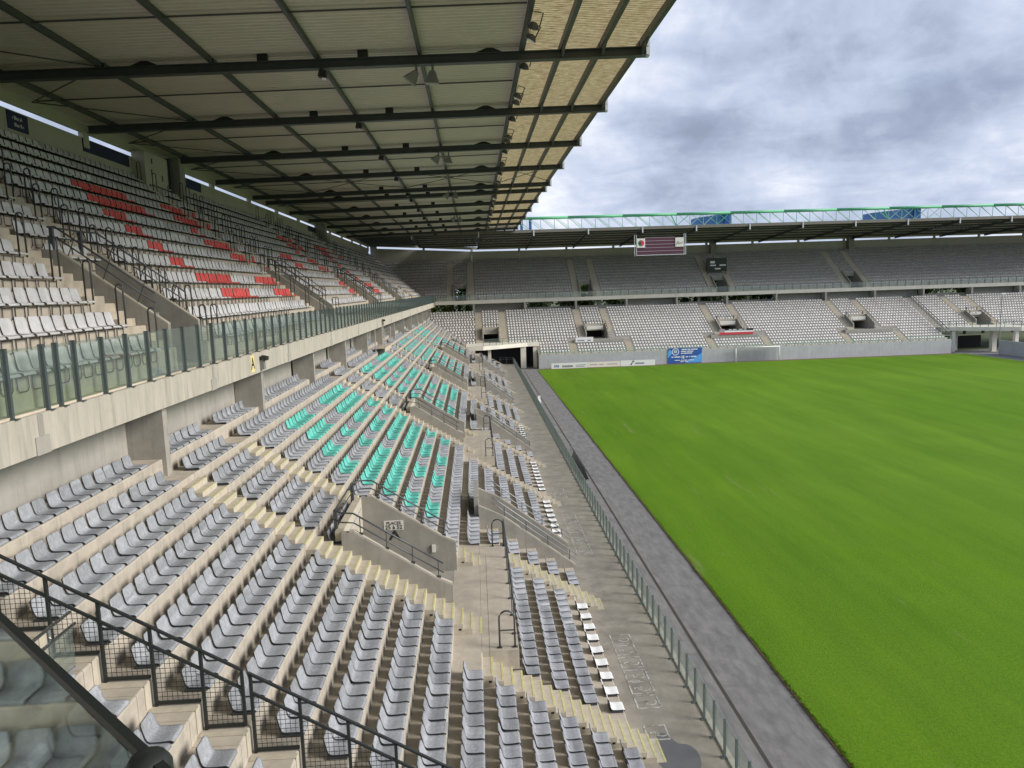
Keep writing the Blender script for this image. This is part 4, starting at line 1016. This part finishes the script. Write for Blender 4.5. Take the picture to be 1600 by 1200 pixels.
# last bays of the long roof up to the end roof
for a, c in ((118.6, 127.2),):
    corrug(WX - .6, 7.25, a, c, 'deck', .31, .055, DZ).obj('deck_panel', 'deck', roof)
    for x in PUR: MB().box(x - .09, x + .09, a + .1, c, DZ(x) - .28, DZ(x) - .005).obj('purlin', 'rafter', roof)
lamp2 = MB().lathe([(.05, .2), (.2, .1), (.3, 0)], 10).mesh('reflector', 'lamp_body'); lens2 = MB().lathe([(.001, -.05), (.28, .0)], 10).mesh('lens', 'lamp_glass')
for q in range(11):
    for cx_, nm in ((76.5 + 5.6 + .78 * q, 'under the right end of the end stand roof'), (-2.5 + .85 * q, 'where the two roofs meet in the corner')):
        o = thing('corner_floodlight', 'round floodlight in the row ' + nm, 'floodlight', 'floodlights in the roof corners', (cx_, EY + 10.0, 21.75), 0, (R(62), 0, 0))
        link('reflector', lamp2, o); link('lens', lens2, o)
# ------------------------------------------------------------------ green lattice truss on the roof
o = thing('roof_truss', 'long green lattice truss standing along the roof edge of the end stand', 'truss')
TY = EY + 7.2; TZ0, TZ1 = 23.12, 25.1
for j in range(13):
    a, c = 7.2 + 9.4 * j, 7.2 + 9.4 * (j + 1)
    MB().tube([(a, TY, TZ1), (c, TY, TZ1)], .23, 8).obj('top_chord', 'truss_green', o, True)
    MB().tube([(a, TY + .9, TZ1 - .1), (c, TY + .9, TZ1 - .1)], .10, 6).obj('top_chord', 'truss_green', o, True)
    MB().tube([(a, TY, TZ0), (c, TY, TZ0)], .08, 6).obj('bottom_chord', 'truss_pale', o)
    for q in range(4):
        x0_ = a + 2.35 * q; x1_ = x0_ + 2.35
        mm = 'truss_pale' if (j + q) % 3 else 'truss_green'
        MB().tube([(x0_, TY, TZ0), (x0_, TY, TZ1)], .05, 5).obj('upright', mm, o)
        A, B = ((x0_, TY, TZ1), (x1_, TY, TZ0)) if (j % 4) < 3 else ((x0_, TY, TZ0), (x1_, TY, TZ1))
        MB().tube([A, B], .06, 5).obj('diagonal', mm, o)
        MB().tube([(x0_ + .7, TY + .9, TZ1 - .1), (x1_ + .7, TY + .9, TZ0)], .04, 5).obj('diagonal', mm, o)
    if j % 4 == 2: MB().tube([(c, TY, TZ0), (c - 1.0, TY, TZ1)], .1, 5).obj('upright', 'truss_green', o)
for q, (xa, xc, nm) in enumerate(((39.2, 45.4, 'left of the tall green upright'), (70.6, 79.4, 'at the right part of the truss'))):
    f = thing('blue_roof_panel', 'blue wedge shaped panel standing behind the roof truss ' + nm, 'panel', None, (xa, TY + 1.3, 22.95))
    ln = xc - xa
    MB().prism([(0, 0), (ln - 1.2, 0), (ln - 1.2, 2.1), (ln * .7, 2.05), (0, 1.5)], 0, 3.).obj('side_face', 'panel_blue', f)
    MB().box(ln - 1.19, ln, -.3, 3., 0, 2.3).obj('end_box', 'banner_blue', f)
for x in (8.4, 9.9): tag(MB().box(x, x + .45, TY + .3, TY + .8, 22.95, 24.95).obj('blue_strut', 'panel_blue'), 'short dark blue strut at the left end of the roof truss', 'strut', 'blue struts under the truss')
# ------------------------------------------------------------------ maroon board hung from the end roof
o = thing('hanging_board', 'maroon board with pale stripes and two emblem plates hung under the roof edge', 'scoreboard', None, (27.9, EY + 6.6, 18.25))
BW, BH = 9.0, 3.0
MB().box(.25, BW - .25, .06, .16, .08, BH - .05).obj('panel', 'maroon', o)
for z in (.62, 1.22, 1.78, 2.36, 2.9): MB().box(.3 if z < 1.2 else 1.75, (BW - .3) if z < 1.2 else BW - 1.95, .03, .058, z, z + .075).obj('stripe', 'stripe', o)
for x in (0, .32, BW - .4, BW - .1): MB().box(x, x + .09, 0, .12, -.02 if x not in (0,) else -.1, BH + .5).obj('frame_post', 'tip_plate', o)
MB().box(.3, BW - .1, -.01, .13, -.05, .05).obj('frame_rail', 'tip_plate', o)
for x in (.15, 3, 6, BW - .15): MB().tube([(x, .1, BH + .0), (x, .1, BH + 1.6)], .03, 5).obj('hanger', 'rafter', o)
pl = MB().box(.42, 1.85, -.03, .02, 1.28, 2.85).obj('emblem_plate', 'sign_white', o)
b = MB(); b.lathe([(.001, 0), (.52, 0)], 20)
def disc(cx_, cz, r, y, a0, a1, m, par):
    b = MB(); pts = [(cx_ + r * math.cos(a), y, cz + r * math.sin(a)) for a in np.linspace(a0, a1, 18)]; b.face(pts); return b.obj('emblem', m, par)
disc(1.15, 2.05, .6, -.034, 0, 2 * math.pi, 'white_text', pl); disc(1.15, 2.05, .54, -.038, math.pi / 2, 1.5 * math.pi, 'green_logo', pl); disc(1.15, 2.05, .54, -.038, -math.pi / 2, math.pi / 2, 'red_logo', pl)
disc(1.0, 2.05, .2, -.042, 0, 2 * math.pi, 'sign_navy', pl); disc(1.22, 2.22, .16, -.042, 0, 2 * math.pi, 'red_logo', pl)
pl = MB().box(BW - 1.88, BW - .45, -.03, .02, 1.28, 2.85).obj('emblem_plate', 'sign_white', o)
MB().tube([(BW - 1.7, -.05, 1.65), (BW - 1.45, -.05, 2.2), (BW - 1.2, -.05, 2.1), (BW - 1.5, -.05, 1.85), (BW - 1.1, -.05, 1.75), (BW - .95, -.05, 2.0), (BW - .8, -.05, 1.85), (BW - .55, -.05, 2.1)], .03, 4).obj('script_mark', 'ink', pl)
# ------------------------------------------------------------------ banners on the end stand
def words(par, x, z, y, segs, h, m='white_text'):
    for a, c in segs: MB().box(x + a, x + c, y - .006, y, z, z + h).obj('lettering', m, par)
o = thing('blue_banner', 'blue banner with white round emblem and lettering hung on the end wall', 'banner', None, (31.8, EY - .26, .08))
MB().box(0, 5.75, 0, .03, 0, 2.5).obj('cloth', 'banner_blue', o)
MB().prism([(0, .9), (1.0, 1.9), (.2, 2.3), (0, 1.8)], -.006, -.001).obj('swoosh', 'banner_sky', o)
MB().prism([(2.9, .05), (5.74, .05), (5.74, 1.6), (4.4, .8), (3.3, .45)], -.007, -.001).obj('swoosh', 'banner_sky', o)
b = MB()
for t in range(20):
    a0, a1 = t / 20 * 2 * math.pi, (t + 1) / 20 * 2 * math.pi
    f = lambda a, r_: (1.3 + r_ * math.cos(a), -.009, 1.9 + r_ * math.sin(a) * .98)
    b.face([f(a0, .48), f(a1, .48), f(a1, .6), f(a0, .6)])
b.obj('round_emblem', 'white_text', o); words(o, 1.05, 1.7, -.009, ((0, .12), (.2, .3), (.38, .5)), .45)
words(o, 2.3, 2.18, -.009, ((0, .9), (1.0, 1.5), (1.6, 2.7)), .16); words(o, 2.2, 1.87, -.009, ((0, .9), (1.0, 2.1)), .15); words(o, 2.2, 1.55, -.009, ((0, .3), (.4, 1.9)), .16)
words(o, .6, .95, -.009, ((0, .35), (.5, 1.5), (2.4, 2.8), (2.95, 3.1), (3.25, 4.2)), .18); words(o, 2.45, .75, -.009, ((0, .1), (-.15, .3)), .5)
words(o, 1.15, .42, -.009, ((0, .9), (1.05, 1.3), (1.4, 2.1), (2.3, 3.2)), .12); words(o, 2.1, .2, -.009, ((0, .6), (.75, 1.3)), .12)
o = thing('advert_board', 'long white advertising board with blue lettering standing at the end of the pitch', 'board', None, (12.25, EY - 1.1, 0))
MB().box(0, 5.9, 0, .06, .02, .92).obj('panel', 'white_gloss', o); MB().box(5.92, 11.4, 0, .06, .04, .9).obj('panel', 'pale_pink', o)
text('lettering', 'sta', .75, 'banner_blue', o, (.85, -.008, .5), (0, -1, 0)); words(o, 1.75, .2, -.004, ((0, 1.8),), .34, 'seat_grey'); words(o, 4., .45, -.004, ((0, 1.7),), .12, 'seat_grey'); words(o, 4., .2, -.004, ((0, 1.5),), .1, 'seat_grey')
words(o, 6.4, .42, -.004, ((0, 1.2), (1.5, 2.2), (2.8, 4.5)), .12, 'stripe')
for x in (.5, 3.5, 6.5, 9.5): MB().prism([(.06, 0), (.5, 0), (.06, .8)], x, x + .04, axis='x').obj('support', 'galv', o)
o = thing('chevron_board', 'white advertising board with dark chevron mark beside the long lettered board', 'board', None, (23.75, EY - 1.05, 0))
MB().box(0, 5.7, 0, .06, .02, .95).obj('panel', 'white_gloss', o)
MB().prism([(1.55, .15), (1.75, .15), (2.05, .75), (2.15, .62), (2.3, .62), (2.05, .98)], -.008, -.001).obj('chevron_mark', 'ink', o); words(o, 2.4, .3, -.004, ((0, 1.5),), .24, 'seat_grey')
for x in (.5, 3, 5.2): MB().prism([(.06, 0), (.5, 0), (.06, .8)], x, x + .04, axis='x').obj('support', 'galv', o)
o = thing('striped_banner', 'red white and black banner hung on the rail of the end stand passage', 'banner', None, (41.6, EY + 3.0, 4.3))
MB().box(0, 5.9, 0, .03, 0, .38).obj('red_band', 'red_logo', o); MB().prism([(.9, .385), (5.9, .385), (5.9, .6), (.9, .72)], 0, .03).obj('white_band', 'white_text', o); MB().prism([(.9, .725), (5.9, .605), (5.9, 1.0), (.9, .98)], 0, .03).obj('black_band', 'ink', o)
MB().box(0, .88, 0, .03, .385, .98).obj('emblem_patch', 'stripe', o); words(o, 1.6, .8, -.001, ((0, .5), (.7, 1.4), (1.7, 2.4), (2.6, 3.1)), .1)
o = tag(MB().box(16.9, 19.9, EY + 3.05, EY + 3.08, 3.9, 4.75).obj('white_banner', 'white_text'), 'plain white banner on the rail of the end stand passage left of the maroon board', 'banner')
words(o, 17.2, 4.1, EY + 3.047, ((0, 1.2), (1.7, 2.3)), .2, 'seat_grey')
# ------------------------------------------------------------------ goal pushed against the end wall
o = thing('goal', 'white goal frame with grey net pushed back against the end wall', 'goal', None, (42.75, 118.9, 0))
MB().tube([(0, 0, 0), (0, 0, 2.44)], .075, 8).obj('post', 'white_gloss', o, True); MB().tube([(7.32, 0, 0), (7.32, 0, 2.44)], .075, 8).obj('post', 'white_gloss', o, True)
MB().tube([(-.06, 0, 2.44), (7.38, 0, 2.44)], .075, 8).obj('crossbar', 'white_gloss', o, True)
b = MB()
for q in range(37): b.box(.2 * q - .008, .2 * q + .008, 1.2, 1.216, 0, 2.3)
for q in range(12): b.box(0, 7.32, 1.2, 1.212, .2 * q, .2 * q + .014)
for q in range(37): b.prism([(0.02, 2.42), (1.2, 2.28), (1.2, 2.30), (.02, 2.44)], .2 * q - .007, .2 * q + .007, axis='x')
stuff(b.obj('net', 'post_grey', o))

# ------------------------------------------------------------------ trees behind the end stand
def leaf_crown(seed, rx, rz, n, m):
    rn = random.Random(seed); b = MB(); cl = []
    for _ in range(26):
        a = rn.uniform(0, 6.28); u = rn.uniform(-1, 1); r_ = rn.uniform(.35, .95); q = math.sqrt(1 - u * u)
        cl.append((rx * r_ * q * math.cos(a), rx * r_ * q * math.sin(a), rz * r_ * u, rn.uniform(.7, 1.5)))
    for i in range(n):
        c = rn.choice(cl); d = Vector((rn.gauss(0, 1), rn.gauss(0, 1), rn.gauss(0, 1))); d.normalize(); d *= c[3] * rn.random() ** .4
        p = Vector(c[:3]) + d; s_ = rn.uniform(.12, .26)
        u = Vector((rn.gauss(0, 1), rn.gauss(0, 1), rn.gauss(0, .6))).normalized(); v = u.cross(Vector((rn.gauss(0, 1), rn.gauss(0, 1), 1))).normalized()
        b.face([p - u * s_, p + v * s_ * .55, p + u * s_, p - v * s_ * .55])
    return b.mesh('crown', m)
CR = [leaf_crown(1, 3.6, 3.6, 5200, 'leaf'), leaf_crown(2, 3.2, 4.2, 5200, 'leaf_pale'), leaf_crown(3, 4.2, 3.4, 5200, 'leaf')]
def trunk(seed):
    rn = random.Random(seed); b = MB()
    pts = [(0, 0, 0), (.08, .05, 2.5), (.0, .1, 5.2), (.2, 0, 8)]; b.tube(pts, .24, 7)
    for q in range(5):
        a = q * 1.3 + rn.random(); z = 4 + q * .7
        b.tube([(0, 0, z), (math.cos(a) * 1.4, math.sin(a) * 1.4, z + 1.5), (math.cos(a) * 2.4, math.sin(a) * 2.4, z + 2.6)], .09, 5)
    return b.mesh('trunk', 'bark')
TR = [trunk(4), trunk(5)]
for q in range(26):
    x = -14 + 5.6 * q + random.uniform(-1, 1); y = 158 + random.uniform(0, 9); k = q % 3; s_ = random.uniform(1.35, 1.7)
    o = thing('tree', ['dark green broadleaf tree glimpsed through openings of the end stand', 'yellowish green leafy tree glimpsed through openings of the end stand', 'wide dark green tree glimpsed through openings of the end stand'][k], 'tree', 'trees outside the end stand', (x, y, -.06), random.uniform(0, 6))
    o.scale = (s_, s_, s_)
    link('trunk', TR[q % 2], o); link('crown', CR[k], o, (0, 0, 8.3))

# ------------------------------------------------------------------ mesh railing down the near side of the terrace
def rail_set(label, ia, ib, x_off, nm):
    o = thing('mesh_railing', label, 'railing'); Y = 12.1
    top = lambda x: 7.09 - .594 * (x + 4.22)
    xa, xb = SIDE.nose(ia) + .02 + x_off, SIDE.nose(ib + 1) + .05
    b = MB(); b.v = []
    def bar(x0, z0, x1, z1, h, wd, nm_):
        q = MB(); q.prism([(x0, z0 - h), (x1, z1 - h), (x1, z1), (x0, z0)], Y - wd, Y + wd); return q.obj(nm_, 'black_frame', o)
    bar(xb, top(xb), xa, top(xa), .045, .026, 'top_rail'); bar(xb, top(xb) - .34, xa, top(xa) - .34, .05, .022, 'middle_rail')
    for i in range(ia, ib + 1):
        x0, x1 = SIDE.nose(i + 1) + .05, SIDE.nose(i) + .02 + (x_off if i == ia else 0); z = SIDE.z(i) + .05
        MB().box(x0, x0 + .05, Y - .026, Y + .026, z - .28, top(x0) - .046).obj('post', 'black_frame', o)
        if i == ia: MB().box(x1 - .05, x1 - .001, Y - .026, Y + .026, z - .02, top(x1) - .04).obj('post', 'black_frame', o)
        MB().box(x0 + .051, x1 - .002, Y - .02, Y + .02, z - .02, z + .035).obj('bottom_rail', 'black_frame', o)
        m = MB(); st = .085
        x = x0 + .05 + st
        while x < x1 - .02: m.box(x - .0035, x + .0035, Y - .004, Y + .003, z + .03, top(x) - .38); x += st
        zz_ = z + .03 + st
        while zz_ < top(x0) - .40:
            xe = min(x1, x0 + .05 + max(0, (top(x0 + .05) - .38 - zz_) / .594)); m.box(x0 + .04, xe, Y - .003, Y + .004, zz_ - .0035, zz_ + .0035); zz_ += st
        m.obj('wire_mesh', 'black_frame', o)
rail_set('black steel mesh railing stepping down the upper rows in front of the camera', 10, 16, -.06, 'a')
rail_set('black steel mesh railing stepping down the lower rows below the first mesh railing', 3, 9, 0, 'b')
o = thing('step_edging', 'pale metal edging along the step ends beside the mesh railing', 'edging')
for i in range(3, 17):
    MB().box(SIDE.nose(i + 1) + .01, SIDE.nose(i) + .012, 11.86, 12.0, SIDE.z(i) + .004, SIDE.z(i) + .016).box(SIDE.nose(i) + .003, SIDE.nose(i) + .014, 11.86, 12.0, SIDE.z(i) - .42, SIDE.z(i) + .015).obj('edge_strip', 'step_cream', o)
# chrome and glass screen on the near side
o = thing('chrome_balustrade', 'short glass screen with bright chrome rails among the near seats', 'balustrade')
zt = SIDE.z(13)
for x, z in ((-6.62, zt + 1.05), (-6.56, zt + .86)): MB().tube([(x, 8.6, z), (x, 11.5, z)], .026, 8).obj('rail', 'chrome', o, True)
MB().box(-6.57, -6.555, 8.7, 11.4, zt + .2, zt + .84).obj('glass_pane', 'glass', o)
for y in (9.4, 10.9): MB().tube([(-6.6, y, zt), (-6.6, y, zt + 1.04)], .02, 6).obj('post', 'chrome', o)
MB().tube([(-6.57, 8.7, zt + .18), (-6.57, 11.4, zt + .18)], .014, 6).obj('rail', 'chrome', o)
# ------------------------------------------------------------------ glass balustrade of the viewing platform
def at(u, v, Z):
    d = CAMM.to_3x3() @ Vector(((u - 800) / 1150, (600 - v) / 1150, -1)); t = (Z - CAMZ) / d.z; return Vector((d.x * t, d.y * t, Z))
GZ = 12.42
A, B = at(0, 962, GZ), at(252, 1196, GZ); dv = (B - A).normalized(); nv = Vector((-dv.y, dv.x, 0))
o = thing('platform_balustrade', 'dark smoked glass balustrade with black rail at the edge of the viewing platform', 'balustrade')
def obox(p, q, half, z0, z1, nm, m, smooth=False):
    b = MB(); d = (q - p).normalized(); n = Vector((-d.y, d.x, 0)) * half; pts = [p - n, q - n, q + n, p + n]
    b.v = [(t.x, t.y, z0) for t in pts] + [(t.x, t.y, z1) for t in pts]
    b.f = [(3, 2, 1, 0), (4, 5, 6, 7), (0, 1, 5, 4), (1, 2, 6, 5), (2, 3, 7, 6), (3, 0, 4, 7)]; b.m = [0] * 6
    return b.obj(nm, m, o)
P0, P1 = A - dv * 1.1, B + dv * .75
obox(P0, P1, .011, GZ - .022, GZ, 'top_rail', 'black_frame')
pc = at(222, 1175, GZ)
obox(P0, pc - dv * .03, .006, GZ - 1.5, GZ - .024, 'glass_pane', 'glass_smoke'); obox(pc + dv * .03, P1, .006, GZ - 1.5, GZ - .024, 'glass_pane', 'glass_smoke')
obox(pc - dv * .045, pc + dv * .02, .05, GZ - 1.54, GZ - .05, 'post', 'black_frame')
b = MB(); b.lathe([(.001, .012), (.035, .008), (.048, -.012), (.048, -.05), (.001, -.052)], 14, 0, (pc.x + dv.x * .03, pc.y + dv.y * .03, GZ - .004)); b.obj('clamp_knob', 'black_frame', o, True)
b = MB(); q_ = pc + dv * .085 + nv * .0; b.lathe([(.001, -.03), (.04, -.036), (.052, -.06), (.052, -1.54), (.001, -1.55)], 14, 0, (q_.x, q_.y, GZ)); b.obj('post_tube', 'black_frame', o, True)
o2 = MB(); ins = nv if (Vector((0, 0, GZ)) - A).dot(nv) > 0 else -nv
c_ = [P0 + ins * .02, P1 + ins * .02, P1 + ins * 2.0, P0 + ins * 2.0]
o2.v = [(p.x, p.y, GZ - 1.8) for p in c_] + [(p.x, p.y, GZ - 1.55) for p in c_]; o2.f = [(0, 1, 2, 3), (7, 6, 5, 4), (4, 5, 1, 0), (5, 6, 2, 1), (6, 7, 3, 2), (7, 4, 0, 3)]; o2.m = [0] * 6
tag(o2.obj('viewing_platform', 'concrete_grey'), 'concrete floor slab of the viewing platform behind the smoked glass', 'platform')

# ------------------------------------------------------------------ place the seats
LO = {'grey': (PROF_LO, ['seat_grey', 'seat_edge']), 'teal': (PROF_LO, ['seat_teal', 'seat_edge']), 'white': (PROF_LO, ['seat_white', 'seat_edge']), 'upper': (UPR_LO, ['seat_upper', 'seat_edge']),
      'red': (UPR_LO, ['seat_red', 'seat_edge']), 'grey_far': (PROF_FAR, ['seat_end', 'seat_side']), 'upper_far': (PROF_FAR, ['seat_end', 'seat_side'])}
GRP = {'grey': 'grey seats of the lower terrace', 'teal': 'turquoise seats spelling letters in the lower terrace', 'white': 'white front row seats', 'upper': 'pale grey seats of the upper terrace', 'red': 'red seats spelling letters in the upper terrace'}
def bulk(name, items, prof, mats, label, cols=(-1, 0, 1)):
    base = seat_mesh(name, prof, .46, (-1, 1), mats)
    bv = np.array(base.v, float); nv_ = len(bv); k = len(items)
    if not k: return
    T = np.array([(a[0], a[1], a[2]) for a in items]); rz = np.array([a[3] for a in items])
    jit = np.random.normal(0, .006, (k, 2))
    c, s_ = np.cos(rz), np.sin(rz)
    X = bv[None, :, 0] + jit[:, :1]; Yv = bv[None, :, 1] + jit[:, 1:]
    V = np.stack([X * c[:, None] - Yv * s_[:, None] + T[:, :1], X * s_[:, None] + Yv * c[:, None] + T[:, 1:2], bv[None, :, 2] + T[:, 2:3]], -1).reshape(-1, 3)
    bf = np.array(base.f); nf = len(bf)
    F = (bf[None] + (np.arange(k) * nv_)[:, None, None]).reshape(-1)
    me = bpy.data.meshes.new(name); me.vertices.add(k * nv_); me.vertices.foreach_set('co', V.ravel())
    me.loops.add(len(F)); me.loops.foreach_set('vertex_index', F.astype(np.int32))
    me.polygons.add(k * nf); me.polygons.foreach_set('loop_start', np.arange(k * nf, dtype=np.int32) * 4)
    for q in mats: me.materials.append(MATS[q])
    me.polygons.foreach_set('material_index', np.tile(base.m, k).astype(np.int32))
    me.update(calc_edges=True); me.validate()
    o = link(name, me); stuff(o); tag(o, label, 'seats'); return o
camv = Vector((0, 0, CAMZ))
rest = {}
for colr in ('grey', 'teal', 'white', 'upper', 'red'):
    L_ = [s for s in SEATS if s[4] == colr]
    vis = [s for s in L_ if in_frame(s[:3])]
    vis.sort(key=lambda s: (Vector(s[:3]) - camv).length)
    ind = vis[:300]; ids = set(id(s) for s in ind)
    rest[colr] = [s for s in L_ if id(s) not in ids]
    for s in ind:
        o = link({'grey': 'grey_seat', 'teal': 'turquoise_seat', 'white': 'single_seat', 'upper': 'upper_tier_seat', 'red': 'red_seat'}[colr], SEATM[colr], None, (s[0] + random.gauss(0, .005), s[1] + random.gauss(0, .006), s[2]), s[3] + random.gauss(0, .012))
        o.rotation_euler = (random.gauss(0, .012), random.gauss(0, .018), o.rotation_euler.z)
        tag(o, s[5], 'seat', GRP[colr])
        link('bracket', BRK_UP if colr in ('upper', 'red') else BRK_LOW, o)
bulk('grey_seats', rest['grey'], *LO['grey'], 'mass of remaining grey seats of the lower terrace')
bulk('turquoise_seats', rest['teal'], *LO['teal'], 'remaining turquoise seats at the far end of the lower terrace')
bulk('white_seats', rest['white'], *LO['white'], 'remaining white front row seats')
bulk('upper_seats', rest['upper'], *LO['upper'], 'mass of remaining pale grey seats of the upper terrace')
bulk('red_seats', rest['red'], *LO['red'], 'remaining red seats of the upper terrace')
bulk('end_lower_seats', [s for s in SEATS if s[4] == 'grey_far'], *LO['grey_far'], 'rows of pale grey seats of the lower end stand')
bulk('end_upper_seats', [s for s in SEATS if s[4] == 'upper_far'], *LO['upper_far'], 'rows of pale grey seats of the upper end stand in shade')
print('seats', len(SEATS), {k: len(v) for k, v in rest.items()}, 'objects', len(bpy.data.objects))
